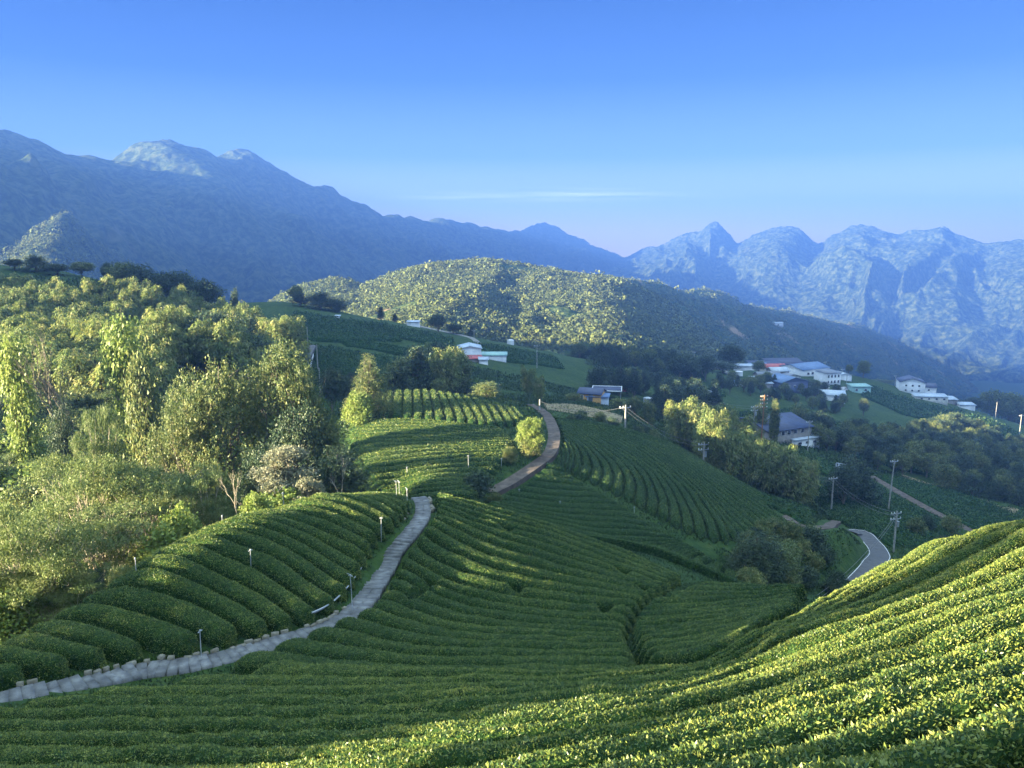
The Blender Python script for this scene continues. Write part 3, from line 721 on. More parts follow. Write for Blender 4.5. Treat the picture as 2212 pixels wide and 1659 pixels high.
field([[(1165, 1004), (1200, 1004), (1228, 1016)], [(1130, 1033), (1200, 1038), (1290, 1050)], [(1085, 1058), (1200, 1078), (1310, 1080), (1358, 1090)], [(1045, 1078), (1200, 1113), (1330, 1125), (1430, 1136)],
       [(1080, 1100), (1300, 1152), (1420, 1160), (1495, 1166)], [(1180, 1140), (1380, 1190), (1470, 1200), (1548, 1195)], [(1300, 1185), (1430, 1228), (1520, 1238), (1592, 1222)], [(1400, 1230), (1480, 1255), (1560, 1262), (1620, 1245)]], 58, 110,
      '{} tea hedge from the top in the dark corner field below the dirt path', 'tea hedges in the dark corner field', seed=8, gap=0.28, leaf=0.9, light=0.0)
field([[(1618, 1052), (1690, 1075), (1765, 1098)], [(1640, 1075), (1700, 1095), (1762, 1118)], [(1670, 1098), (1710, 1112), (1745, 1126)]], 100, 150,
      '{} tea hedge of the small strip between the bamboo and the shaded hill', 'tea hedges in the small strip', seed=9, far=True, n=24, off=1.0)
# valley fields on the right
field([[(1795, 1018), (1880, 1045), (1960, 1085), (2075, 1142)], [(1770, 1035), (1850, 1082), (1950, 1150), (2010, 1185)], [(1765, 1062), (1830, 1112), (1890, 1155), (1930, 1190)], [(1790, 1110), (1830, 1140), (1870, 1160)]], 120, 225,
      '{} tea hedge from the dirt track in the lined field beyond the road', 'tea hedges in the lined valley field', seed=10, far=True, spacing=2.0, gap=0.55, n=40)
field([[(1905, 1020), (2000, 1045), (2110, 1075), (2230, 1130)], [(1895, 1035), (2000, 1075), (2100, 1115), (2220, 1160)], [(1950, 1065), (2050, 1115), (2140, 1160)]], 120, 230,
      '{} tea hedge from the top in the field right of the dirt track', 'tea hedges right of the dirt track', seed=11, far=True, spacing=2.0, gap=0.5, n=40)
field([[(1780, 958), (1900, 985), (2000, 1003), (2120, 1035), (2260, 1075)], [(1850, 985), (1950, 1010), (2100, 1050), (2240, 1095)]], 150, 300,
      '{} long tea hedge in the strip below the dark belt of trees', 'tea hedges in the long strip', seed=12, far=True, spacing=1.9, gap=0.2, n=40)
field([[(1755, 985), (1800, 1000), (1845, 1015)], [(1745, 1000), (1790, 1022), (1820, 1035)]], 150, 240, '{} short tea hedge below the warehouse', 'tea hedges below the warehouse', seed=13, far=True, n=16, spacing=2)
# mid-distance fields
MF = [([[(632, 672), (740, 690), (850, 702)], [(640, 690), (740, 706), (860, 716)], [(655, 708), (760, 722), (880, 735)], [(660, 728), (745, 735)]], 225, 380, 'on the terraces below the ridge top', 3.2, 0.7),
      ([[(760, 700), (850, 706), (930, 722), (990, 735)], [(770, 716), (850, 722), (940, 742), (990, 752)]], 225, 380, 'on the stepped slope left of the curved lane', 3.0, 0.8),
      ([[(735, 735), (820, 742), (910, 758)], [(745, 745), (820, 755), (905, 768)]], 200, 330, 'in the pale striped strip', 2.2, 1.2),
      ([[(680, 745), (800, 765), (905, 780)], [(680, 775), (790, 795), (900, 805)], [(670, 805), (740, 825), (790, 835)]], 150, 300, 'in the broad dark field right of the curved road', 2.2, 0.4),
      ([[(1015, 742), (1100, 752), (1210, 775)], [(1090, 775), (1160, 785), (1225, 795)]], 230, 380, 'beside the round white tank', 2.6, 0.6),
      ([[(1285, 785), (1400, 785), (1480, 795), (1535, 812)], [(1280, 800), (1370, 800), (1450, 812), (1520, 830)]], 240, 420, 'in the pale field before the village', 2.6, 0.5),
      ([[(1480, 838), (1560, 840)], [(1490, 850), (1570, 852)]], 240, 400, 'between the village and the blue house', 2.6, 0.5),
      ([[(1570, 895), (1660, 885), (1750, 885)], [(1570, 920), (1650, 905), (1750, 905)]], 190, 330, 'behind the sunlit bamboo', 2.6, 0.6),
      ([[(1770, 900), (1850, 925), (1900, 950)], [(1720, 895), (1790, 925), (1860, 955)]], 190, 360, 'on the slope under the white barn', 2.6, 0.6),
      ([[(1880, 830), (1960, 862), (2060, 890)], [(1860, 850), (1950, 890), (2050, 915)]], 260, 460, 'on the spur below the mint hut', 2.8, 0.7),
      ([[(2050, 880), (2130, 905), (2212, 940)], [(2040, 890), (2120, 920), (2212, 955)]], 260, 460, 'on the far right spur', 2.8, 0.6)]
MASS = MB()
for k, (gd, ta, tb, where, spc, gp) in enumerate(MF):
    field(gd, ta, tb, '{} distant tea hedge ' + where, 'distant tea hedges ' + where, seed=20 + k, far=True, spacing=spc, gap=gp + .15, n=24, hgt=1.15, off=0.9)
tag(MASS.build('distant_tea_rows', [M_TEAFAR, M_TEALEAFFAR, M_TEALEAF], smooth=True), kind='stuff', label='far off tea rows on the valley terraces around the village', cat='tea hedges')
MASS = None
print('TEA', NROWS, NLEAF)
# ---------------------------------------------------------------- vegetation prototypes
M_BARK = mat_noise('grey_bark', [(0.3, (0.10, 0.085, 0.06)), (0.7, (0.24, 0.21, 0.16))], 4, 0.9, 4, bump=0.02, bscale=12, coords='Object')
M_PALEBARK = mat_noise('pale_bark', [(0.3, (0.28, 0.24, 0.18)), (0.7, (0.48, 0.43, 0.34))], 4, 0.85, 4, bump=0.02, bscale=12, coords='Object')
M_CULM = mat_noise('bamboo_culm', [(0.3, (0.08, 0.11, 0.04)), (0.7, (0.20, 0.20, 0.09))], 3, 0.6, 2, coords='Object')
def tintv(a): return (0.12, [(0.3, (1 - a, 1 - a * .7, 1 - a * .5)), (0.7, (1 + a, 1 + a * .6, 1 - a * .2))], 1.0)
L_BAMBOO = leafmat('bamboo_leaf', (0.08, 0.14, 0.025), (0.17, 0.22, 0.042), (0.34, 0.33, 0.09), 0.9, transl=0.35, tint=tintv(.25))
L_BROAD = leafmat('broad_leaf', (0.04, 0.08, 0.015), (0.12, 0.16, 0.032), (0.29, 0.29, 0.07), 1.6, transl=0.25, tint=tintv(.2))
L_DARK = leafmat('dark_leaf', (0.022, 0.046, 0.016), (0.045, 0.08, 0.025), (0.09, 0.12, 0.035), 1.2, transl=0.18, tint=tintv(.2))
L_FEATHER = leafmat('feathery_leaf', (0.055, 0.10, 0.018), (0.13, 0.18, 0.036), (0.26, 0.29, 0.08), 1.8, transl=0.3, tint=tintv(.15))
L_VINE = leafmat('vine_leaf', (0.09, 0.15, 0.02), (0.18, 0.25, 0.035), (0.32, 0.36, 0.07), 2.2, transl=0.35, tint=tintv(.15))
L_PALE = leafmat('pale_dry_leaf', (0.11, 0.13, 0.045), (0.20, 0.21, 0.085), (0.34, 0.32, 0.15), 2.5, transl=0.25, tint=tintv(.1))
L_BANANA = leafmat('banana_leaf', (0.05, 0.10, 0.015), (0.09, 0.16, 0.022), (0.16, 0.22, 0.04), 0.9, rough=0.35, transl=0.3, tint=tintv(.1))
UP = np.array([0, 0, 1.0])

def crown(mb, lobes, n, size, rr, aspect=0.45, droop=0.0, flat=0.0, shell=0.42, mat=0):
    """leaves through a set of lobes (centre, radii); most lie towards the outside of their lobe, in small sprigs"""
    vol = np.array([(l[1][0] * l[1][1] + l[1][1] * l[1][2] + l[1][0] * l[1][2]) for l in lobes]); vol = vol / vol.sum()
    for (c, r), f in zip(lobes, vol):
        k = max(20, int(n * f)); sp = max(5, k // 7)
        d = rr.normal(size=(sp, 3)); d /= np.linalg.norm(d, axis=1, keepdims=True)
        rad = rr.random(sp) ** shell
        rad *= 1 + 0.28 * (fbm(d[:, 0] * 2.2 + c[0], d[:, 1] * 2.2 + d[:, 2] * 1.7 + c[2], 2))
        p0 = d * rad[:, None] * np.asarray(r)
        i = rr.integers(0, sp, k)
        p = np.asarray(c) + p0[i] + rr.normal(size=(k, 3)) * size * 0.75
        out = d[i] * (1 - flat) + UP * flat
        dr = rr.normal(size=(k, 3)) * 0.7 + out * 0.6 - UP * droop + UP * 0.1
        nn = out * 0.8 + rr.normal(size=(k, 3)) * 0.5 + UP * 0.45
        s = size * rr.uniform(0.6, 1.4, k)
        mb.leaves(p, dr, nn, s, s * aspect, mat)
    return mb
def limb(mb, a, b, r0, r1, rr, bend=0.15, k=6, sag=0.0, mat=0, n=7):
    a = np.asarray(a, float); b = np.asarray(b, float); L = np.linalg.norm(b - a)
    t = np.linspace(0, 1, n)[:, None]
    o = rr.normal(size=3) * L * bend
    p = a + (b - a) * t + o * np.sin(t * math.pi) + rr.normal(size=(n, 3)) * L * 0.02 * np.sin(t * math.pi) - UP * sag * L * np.sin(t * math.pi)
    mb.tube(p, np.linspace(r0, r1, n), k, mat); return p
class Proto:
    def __init__(s, name, parts, h, w, cat):
        """parts: list of (part name, MB, material)"""
        s.root = empty(name, (0, 0, 0)); s.h = h; s.w = w; s.used = False; s.cat = cat
        for pn, mb, m in parts: mb.build(pn, m, s.root)
        vv = np.vstack(parts[-1][1].v); s.h = float(np.quantile(vv[:, 2], .995)); s.w = float(np.mean([np.quantile(vv[:, k], .985) - np.quantile(vv[:, k], .015) for k in (0, 1)]))
        s.name = name
    def place(s, x, y, z, sh, sw, rz, label, group=None):
        if not s.used:
            s.used = True; r = s.root; r.location = (x, y, z); r.rotation_euler = (0, 0, rz); r.scale = (sw, sw, sh); tag(r, label, s.cat, group)
            return r
        r = dup(s.root, (x, y, z), rz, (sw, sw, sh), label, None, s.cat)
        if 'group' in r: del r['group']
        if group: r['group'] = group
        return r
def make_tree(name, h, w, nl, leaf, nleaf, lm, bark, seed, trunk_h=0.35, shape='round', droop=0.0, flat=0.0, aspect=0.5, lobe=0.3, cat='tree', tr=0.03):
    rr = np.random.default_rng(seed); tb = MB(); cb = MB(); lobes = []
    th = h * trunk_h
    for i in range(nl):
        f = (i + 0.5) / nl; ph = i * 2.399 + rr.uniform(-.4, .4)
        if shape == 'round':
            zz = th + (h - th) * (0.12 + 0.75 * f); rad = w / 2 * (1 - lobe) * math.sqrt(max(0.05, 1 - (2 * f - 0.85) ** 2 * 0.8)) * rr.uniform(.55, 1.1)
            lr = w * lobe * rr.uniform(.7, 1.2) * 0.8; lz = lr * 0.8
        elif shape == 'cone':
            zz = th * .6 + (h - th * .6) * (0.05 + 0.9 * f); rad = w / 2 * (1.0 - f * .85) * rr.uniform(.3, .85)
            lr = w * lobe * (1.15 - .8 * f) * rr.uniform(.8, 1.15); lz = lr * 1.0
        elif shape == 'umbrella':
            zz = h * (0.55 + 0.40 * rr.random()) ; rad = w / 2 * rr.uniform(.15, .9); lr = w * lobe * rr.uniform(.7, 1.2); lz = lr * 0.28; zz -= rad * 0.25
        elif shape == 'column':
            zz = h * (0.08 + 0.86 * f); rad = w / 2 * rr.uniform(.1, .5); lr = w * .33 * rr.uniform(.8, 1.2); lz = lr * 1.3
        elif shape == 'mound':
            zz = h * (0.15 + 0.6 * f); rad = w / 2 * (1 - f * .7) * rr.uniform(.4, .9); lr = w * lobe * rr.uniform(.7, 1.1); lz = lr * .8
        c = (rad * math.cos(ph), rad * math.sin(ph), min(zz, h - lz * .8)); lobes.append((c, (lr, lr, lz)))
    top = np.array([rr.uniform(-.05, .05) * w, rr.uniform(-.05, .05) * w, h * (0.8 if shape != 'umbrella' else 0.55)])
    sp = limb(tb, (0, 0, -1.0), top, h * tr, h * tr * .25, rr, 0.03, 8, n=9)
    for c, r in lobes:
        k = min(len(sp) - 2, max(1, int(len(sp) * (c[2] / h) * 0.62)))
        limb(tb, sp[k], c, h * tr * .38, h * tr * .08, rr, 0.1, 5, n=6)
        for _ in range(2):
            e = np.array(c) + rr.normal(size=3) * np.array(r) * .55
            limb(tb, np.array(sp[k]) * .35 + np.array(c) * .65, e, h * tr * .14, h * tr * .04, rr, 0.1, 4, n=4)
    crown(cb, lobes, nleaf, leaf, rr, aspect, droop, flat)
    return Proto(name, [('trunk', tb, bark), ('crown', cb, lm)], h, w, cat)
def make_bamboo(seed, h=9.5, n=6, leaf=0.42, nleaf=5200, spread=1.7):
    rr = np.random.default_rng(seed); cb = MB(); fb = MB()
    for i in range(n):
        ph = i * 2.4 + rr.uniform(-.5, .5); rad = rr.uniform(.2, 1) * spread; hh = h * rr.uniform(.68, 1.0)
        b = np.array([.45 * math.cos(ph), .45 * math.sin(ph), -1.0]); lean = np.array([math.cos(ph), math.sin(ph), 0])
        t = np.linspace(0, 1, 10)[:, None]
        p = b + lean * rad * t ** 1.6 * 1.25 + UP * (hh + 1) * (t - 0.10 * t ** 4)
        cb.tube(p, np.linspace(.06, .012, 10), 5)
        # drooping sprays along the upper two thirds, widest a little above the middle, tip nodding over
        m = nleaf // n; s = rr.beta(2.2, 1.6, m) * 0.70 + 0.32
        base = np.stack([np.interp(s, t[:, 0], p[:, k]) for k in range(3)], -1)
        prof = np.sin(np.clip((s - .28) / .76, 0, 1) * math.pi) ** .7 * 1.05 + .12
        a = rr.uniform(0, 2 * math.pi, m); clump = np.floor(a / 0.9) * 0.9 + rr.normal(0, .16, m)
        tier = 1 + .25 * np.sin(s * 38 + clump * 3)
        q = rr.random(m) ** .5 * prof * tier
        o = np.stack([np.cos(clump), np.sin(clump), np.zeros(m)], -1)
        pos = base + o * q[:, None] - UP * (q ** 1.5 * .55)[:, None] + rr.normal(size=(m, 3)) * .12
        d = o * 0.75 - UP * 0.75 + rr.normal(size=(m, 3)) * .4
        nn = o * .6 + UP * .7 + rr.normal(size=(m, 3)) * .35
        L = leaf * rr.uniform(.6, 1.3, m)
        fb.leaves(pos, d, nn, L, L * .3)
    return Proto('bamboo_clump', [('culms', cb, M_CULM), ('foliage', fb, L_BAMBOO)], h, spread * 2 + 2, 'bamboo')
def make_banana(seed, h=4.5):
    rr = np.random.default_rng(seed); tb = MB(); fb = MB()
    for k in range(3):
        bx, by = rr.uniform(-.9, .9, 2); hh = h * rr.uniform(.45, .62)
        tb.tube([(bx, by, -.5), (bx * 1.1, by * 1.1, hh * .5), (bx * 1.2, by * 1.2, hh)], [.16, .13, .08], 7)
        for i in range(8):
            ph = i * 2.4 + rr.uniform(-.3, .3) + k; L = rr.uniform(1.7, 2.6); el = rr.uniform(.5, 1.25)
            t = np.linspace(0, 1, 8); out = L * t * math.cos(el) + .35 * L * t ** 2; z = hh + L * t * math.sin(el) - .9 * L * t ** 2.3 * (1 - .3 * el)
            wv = .30 * np.sin(np.clip(t * .92 + .06, 0, 1) * math.pi) ** .6
            c, s_ = math.cos(ph), math.sin(ph)
            mid = np.stack([bx * 1.2 + out * c, by * 1.2 + out * s_, z], -1); sd = np.array([-s_, c, 0])
            g = np.stack([mid + sd * wv[:, None] - UP * wv[:, None] * .25, mid, mid - sd * wv[:, None] - UP * wv[:, None] * .25], 1)
            fb.grid(g)
    return Proto('banana_plant', [('stem', tb, M_CULM), ('foliage', fb, L_BANANA)], h, 4, 'banana plant')
def make_bare(name, h, w, seed, bark, twigs=3, foliage=None):
    rr = np.random.default_rng(seed); tb = MB(); ends = []
    def grow(p, d, L, r, lv):
        q = p + d * L; pts = limb(tb, p, q, r, r * .62, rr, .10, 6 if lv < 2 else 4, n=5)
        if lv >= (4 if foliage else 5): ends.append(q); return
        for k in range(2 if lv == 0 else rr.integers(2, 4)):
            a = rr.uniform(0, 2 * math.pi); s = rr.uniform(.35, .85)
            dd = d + s * np.array([math.cos(a), math.sin(a), rr.uniform(-.25, .45)]); dd /= np.linalg.norm(dd)
            grow(q, dd, L * rr.uniform(.6, .82), r * .6, lv + 1)
    grow(np.array([0, 0, -.5]), np.array([.15, 0, 1.0]), h * .32, h * .017, 0)
    parts = [('trunk', tb, bark)]
    if foliage is not None:
        fb = MB(); crown(fb, [(tuple(e), (w * .09, w * .09, w * .05)) for e in ends], foliage[0], foliage[1], rr, .5, 0, .5); parts.append(('crown', fb, foliage[2]))
    return Proto(name, parts, h, w, 'tree')
rad2 = rng.uniform
BAM = [make_bamboo(11), make_bamboo(12, 10.5, 7), make_bamboo(13, 8.5, 5, spread=1.4), make_bamboo(14, 9.5, 7, spread=2.2)]
BR = [make_tree('broadleaf_tree', 9, 7, 16, .36, 6500, L_BROAD, M_BARK, 21), make_tree('broadleaf_tree', 10, 8, 20, .36, 7500, L_BROAD, M_BARK, 22, lobe=.24), make_tree('broadleaf_tree', 8, 6.5, 13, .34, 6000, L_BROAD, M_BARK, 23, shape='mound')]
DK = [make_tree('dark_tree', 9, 7.5, 16, .38, 6500, L_DARK, M_BARK, 31), make_tree('dark_tree', 8.5, 7, 13, .36, 6000, L_DARK, M_BARK, 32, shape='mound', trunk_h=.15), make_tree('dark_tree', 11, 6, 16, .38, 6500, L_DARK, M_BARK, 33, shape='cone')]
CON = make_tree('conical_tree', 11, 6.5, 30, .18, 22000, L_BROAD, M_BARK, 45, lobe=.26, shape='cone', trunk_h=.1)
NEARB = [make_tree('leafy_tree', 12, 10, 34, .18, 32000, L_BROAD, M_BARK, 41, lobe=.2, trunk_h=.15), make_tree('leafy_tree', 13, 9.5, 34, .18, 34000, L_BROAD, M_BARK, 42, lobe=.22, trunk_h=.12), make_tree('leafy_tree', 9, 8, 22, .16, 24000, L_DARK, M_BARK, 43, lobe=.22, trunk_h=.1, shape='mound')]
FEA = [make_tree('feathery_tree', 8, 10, 26, .13, 26000, L_FEATHER, M_PALEBARK, 51, shape='umbrella', lobe=.17, flat=.75, aspect=.5, droop=.1, tr=.022), make_tree('feathery_tree', 7, 8.5, 20, .13, 22000, L_FEATHER, M_PALEBARK, 52, shape='umbrella', lobe=.19, flat=.75, aspect=.5, tr=.022),
       make_tree('feathery_tree', 9, 9, 28, .13, 26000, L_FEATHER, M_PALEBARK, 53, shape='umbrella', lobe=.16, flat=.6, aspect=.5, tr=.022)]
VIN = [make_tree('vine_covered_shrub', 3.2, 4, 12, .17, 9000, L_VINE, M_BARK, 61, shape='mound', trunk_h=.1, lobe=.26, aspect=.8, cat='shrub'), make_tree('vine_covered_tree', 8, 3.6, 18, .2, 9000, L_VINE, M_BARK, 62, shape='column', aspect=.75, droop=.8),
       make_tree('vine_covered_shrub', 4.5, 4.5, 14, .2, 9000, L_BROAD, M_BARK, 63, shape='mound', trunk_h=.1, lobe=.24, droop=.5, cat='shrub'), make_tree('hanging_vine_tree', 7, 4.5, 18, .22, 9000, L_FEATHER, M_BARK, 64, shape='column', droop=1.2, aspect=.5)]
SHR = [make_tree('small_shrub', 2.4, 3.2, 9, .2, 3500, L_DARK, M_BARK, 71, shape='mound', trunk_h=.05, lobe=.28, cat='shrub'), make_tree('small_shrub', 2.8, 3.4, 9, .2, 3500, L_BROAD, M_BARK, 72, shape='mound', trunk_h=.05, lobe=.28, cat='shrub')]
PALE = make_tree('pale_shrub', 2.6, 6, 12, .14, 9000, L_PALE, M_PALEBARK, 73, shape='umbrella', lobe=.17, flat=.5, cat='shrub')
BAN = [make_banana(81), make_banana(82, 5.2)]
DEAD = make_bare('dead_tree', 8, 7, 91, M_BARK)
TWIG = make_bare('bare_sapling', 5, 4, 92, M_PALEBARK)
CROOK = make_bare('crooked_tree', 7, 8, 95, M_PALEBARK, foliage=(15000, .13, L_PALE))
LONE = make_tree('lone_roadside_tree', 5, 4.4, 14, .16, 13000, L_VINE, M_PALEBARK, 97, lobe=.25, trunk_h=.25, aspect=.6)

def place(pr, u, vtop, t, wpx=None, label=None, group=None, rz=None, zb=None, h=None):
    p = P3(u, vtop, t); z0 = float(H(p[0], p[1])) if zb is None else zb
    hh = float(np.clip(p[2] - z0, 1.2, 22)) if h is None else h
    z0 = p[2] - hh if h is not None else z0
    sh = hh / pr.h; sw = (wpx * t / FP / pr.w) if wpx else sh
    return pr.place(p[0], p[1], z0, sh, sw, rng.uniform(0, 6.28) if rz is None else rz, label, group)
NTREE = 0
def scatter(poly, t0, t1, canopy, spacing, protos, label, group, jit=.45, hs=(.8, 1.15), n_max=400, sw=1.0, zmax=99):
    """trees standing on the ground wherever their tops fall inside the outline (a pixel polygon) between the two depths"""
    global NTREE
    poly = [tuple(map(float, p)) for p in poly]
    us = [p[0] for p in poly]; m = []
    for u in (min(us), max(us)):
        for v in (600, 1200):
            for t in (t0, t1): m.append(P3(u, v, t)[:2])
    m = np.array(m); x0, y0 = m.min(0) - 5; x1, y1 = m.max(0) + 5
    xs, ys = np.meshgrid(np.arange(x0, x1, spacing), np.arange(y0, y1, spacing))
    xs = xs.ravel() + rng.uniform(-jit, jit, xs.size) * spacing; ys = ys.ravel() + rng.uniform(-jit, jit, ys.size) * spacing
    zz = H(xs, ys); c = np.broadcast_to(canopy, xs.shape)
    U, V, D = project(np.stack([xs, ys, zz + c], -1))
    ok = (D > t0) & (D < t1) & inpoly(U, V, poly) & (zz < zmax)
    ok[ok] &= route_clear(xs[ok], ys[ok]) > 0.7
    _, VB, _ = project(np.stack([xs, ys, zz], -1))
    ok &= ~((U > 1225) & (U < 1418) & (D < 238) & (V < 884) & (VB > 838))          # open views of the orange house and the warehouse
    ok &= ~((U > 1640) & (U < 1775) & (D < 202) & (V < 958))
    # leave out what hills hide completely
    idx = np.where(ok)[0]
    if len(idx):
        f = np.linspace(0.25, 0.96, 24)[None]
        sx = xs[idx, None] * f; sy = ys[idx, None] * f; top = (zz + c)[idx, None] * f
        idx = idx[~(H(sx, sy) > top + 1.0).any(1)]
    rng.shuffle(idx); idx = idx[:n_max]
    names = {}
    if len(idx):
        order = idx[np.argsort(V[idx])]; nb = max(1, int(round(math.sqrt(len(idx) / 2.2)))); bands = np.array_split(order, nb)
        for bi, bd in enumerate(bands):
            for ki, i in enumerate(bd[np.argsort(U[bd])]): names[i] = label + ', ' + ordinal(ki) + ' from left in ' + ('the topmost' if bi == 0 else ordinal(bi)) + (' tier' if nb > 1 else ' row')
    for i in idx:
        pr = protos[rng.integers(len(protos))]; k = canopy * rng.uniform(*hs) / pr.h
        pr.place(xs[i], ys[i], float(zz[i]), k, k * rng.uniform(.9, 1.15) * sw, rng.uniform(0, 6.28), names[i], group)
    NTREE += len(idx); print('SCATTER', group, len(idx))
# --- left wood
scatter([(-60, 585), (140, 598), (270, 588), (340, 630), (352, 700), (348, 800), (270, 790), (180, 770), (-60, 735)], 85, 178, 9, 3.7, BAM, 'bamboo clump in the sunlit left wood', 'bamboo clumps in the sunlit left wood', n_max=170)
scatter([(270, 590), (450, 625), (520, 650), (625, 690), (655, 730), (652, 812), (560, 822), (480, 812), (400, 785), (350, 780), (340, 650)], 118, 182, 9.5, 4.2, BAM[:3] + DK[:1], 'bamboo clump behind the metal tank', 'bamboo clumps in the shaded wood behind the tank', n_max=140)
for k, (u, v, t, w) in enumerate([(262, 568, 188, 60), (300, 572, 186, 70), (350, 590, 186, 70), (395, 588, 188, 75), (440, 606, 186, 60), (505, 626, 184, 26), (30, 560, 200, 40), (75, 552, 200, 50), (120, 570, 198, 50), (175, 566, 205, 44), (230, 568, 200, 20)]):
    place((DK if k not in (0, 9) else BR)[k % 2], u, v, t, w, ['light green tree on the skyline above the bamboo, left end of the dark row', 'dark tree second in the skyline row above the bamboo', 'dark spreading tree in the middle of the skyline row above the bamboo', 'widest dark tree of the skyline row above the bamboo', 'dark tree at the right end of the skyline row above the bamboo',
      'small lone dark tree on the crest right of the skyline row', 'small dark tree at the far left skyline beside a pole', 'rounded dark tree on the far left skyline', 'low dark tree at the edge of the far left terrace', 'pale rounded tree on the skyline between the two dark groups', 'thin pointed tree on the left skyline'][k])
scatter([(-80, 735), (180, 770), (345, 810), (380, 860), (360, 1000), (200, 1040), (-80, 1080)], 50, 104, 5.2, 2.7, [VIN[2], VIN[0], BR[0], NEARB[2], BR[1], FEA[1], BR[2]], 'tangled plant below the sunlit bamboo', 'trees on the sunlit slope below the bamboo', n_max=170)
scatter([(-80, 1000), (360, 1000), (640, 1000), (740, 1035), (560, 1080), (440, 1120), (330, 1180), (200, 1270), (-80, 1360)], 33, 66, 3.2, 2.6, [FEA[0], FEA[1], VIN[0], VIN[2], NEARB[2]], 'leafy shrub behind the tea mound', 'shrubs in the gully behind the mound', n_max=130, zmax=-18)
scatter([(140, 800), (280, 800), (370, 850), (350, 960), (270, 960), (130, 880)], 50, 90, 4.6, 2.6, BAN, 'banana plant on the left slope', 'banana plants on the sunlit left slope', n_max=22)
scatter([(-40, 830), (70, 830), (80, 930), (-40, 930)], 50, 90, 4.6, 2.8, BAN, 'banana plant at the left edge', 'banana plants at the left edge', n_max=10)
S = 'on the sunlit left slope'
for pr, u, v, t, w, lb in [
    (VIN[1], 262, 690, 78, 80, 'tall tree wrapped in yellow-green vines ' + S + ', right of the dead tree'), (BR[0], 300, 770, 76, 70, 'drooping leafy tree beside the tall vine-wrapped tree'), (VIN[1], 24, 730, 74, 60, 'narrow vine column at the left edge ' + S),
    (DEAD, 150, 722, 74, 100, 'bare dead tree with pale forking branches among the vines'), (DEAD, 108, 755, 73, 80, 'lower bare dead tree leaning left of the taller one'),
    
    (FEA[1], 205, 884, 60, 90, 'small yellowish feathery tree in the middle of the left slope'), (NEARB[2], 125, 880, 66, 70, 'round grey-green tree under the dead trees'),
    (NEARB[0], 448, 796, 62, 200, 'large rounded leafy tree left of centre, lit on its left'), (NEARB[0], 392, 850, 60, 120, 'smaller leafy tree against the left of the large rounded one'), (NEARB[1], 604, 750, 64, 165, 'tallest leafy tree with a pointed top before the tea field'),
    (NEARB[0], 664, 845, 65, 120, 'leafy tree right of the tallest one, shaded on its right'), (NEARB[2], 700, 905, 66, 110, 'dark spreading tree beside the far round field'), (NEARB[2], 640, 880, 62, 140, 'dark tree under the tallest leafy tree'),
    (CON, 795, 770, 106, 88, 'sunlit conical tree standing alone left of the far round field'), (VIN[0], 775, 850, 103, 60, 'bright vines at the foot of the lone conical tree'), (DK[0], 716, 797, 122, 58, 'small dark round tree behind the leafy ones'),
    (CROOK, 612, 976, 50, 130, 'crooked tree with a pale trunk and dry crown behind the mound'), (NEARB[2], 735, 975, 58, 130, 'dark bushy tree at the corner of the far round field'), (NEARB[2], 560, 965, 55, 110, 'dark bush behind the crooked pale tree'), (TWIG, 508, 1020, 46, 60, 'bare sapling with brownish twigs behind the mound'), (TWIG, 735, 985, 52, 40, 'thin bare sapling right of the crooked tree'),
    (PALE, 670, 1036, 49, 100, 'low pale dry shrub on the crest of the mound'), (VIN[0], 556, 1068, 43, 74, 'bright vine-covered bush on the crest left of the dry shrub'), (VIN[0], 380, 1106, 44, 110, 'large bright vine-covered bush on the edge of the mound'),
    (FEA[0], 175, 985, 47, 260, 'broad feathery tree with flat layers, upper one by the mound'), (FEA[2], 330, 1010, 48, 200, 'feathery tree between the broad one and the vine bush'), (FEA[1], 60, 1095, 38, 230, 'feathery tree at the left edge with pale branches'),
    (FEA[2], 205, 1110, 43, 200, 'feathery tree leaning over the left end of the mound'), (FEA[0], 0, 1205, 38, 220, 'nearest feathery tree at the left edge of the picture'), (FEA[1], 100, 1225, 38, 150, 'low feathery tree in front of the leaning one'), (FEA[1], 440, 1030, 48, 130, 'feathery tree below the large rounded leafy tree'),
    (VIN[2], 262, 1225, 36, 60, 'bright weedy bush at the lower edge of the mound')]:
    place(pr, u, v, t, w, lb)
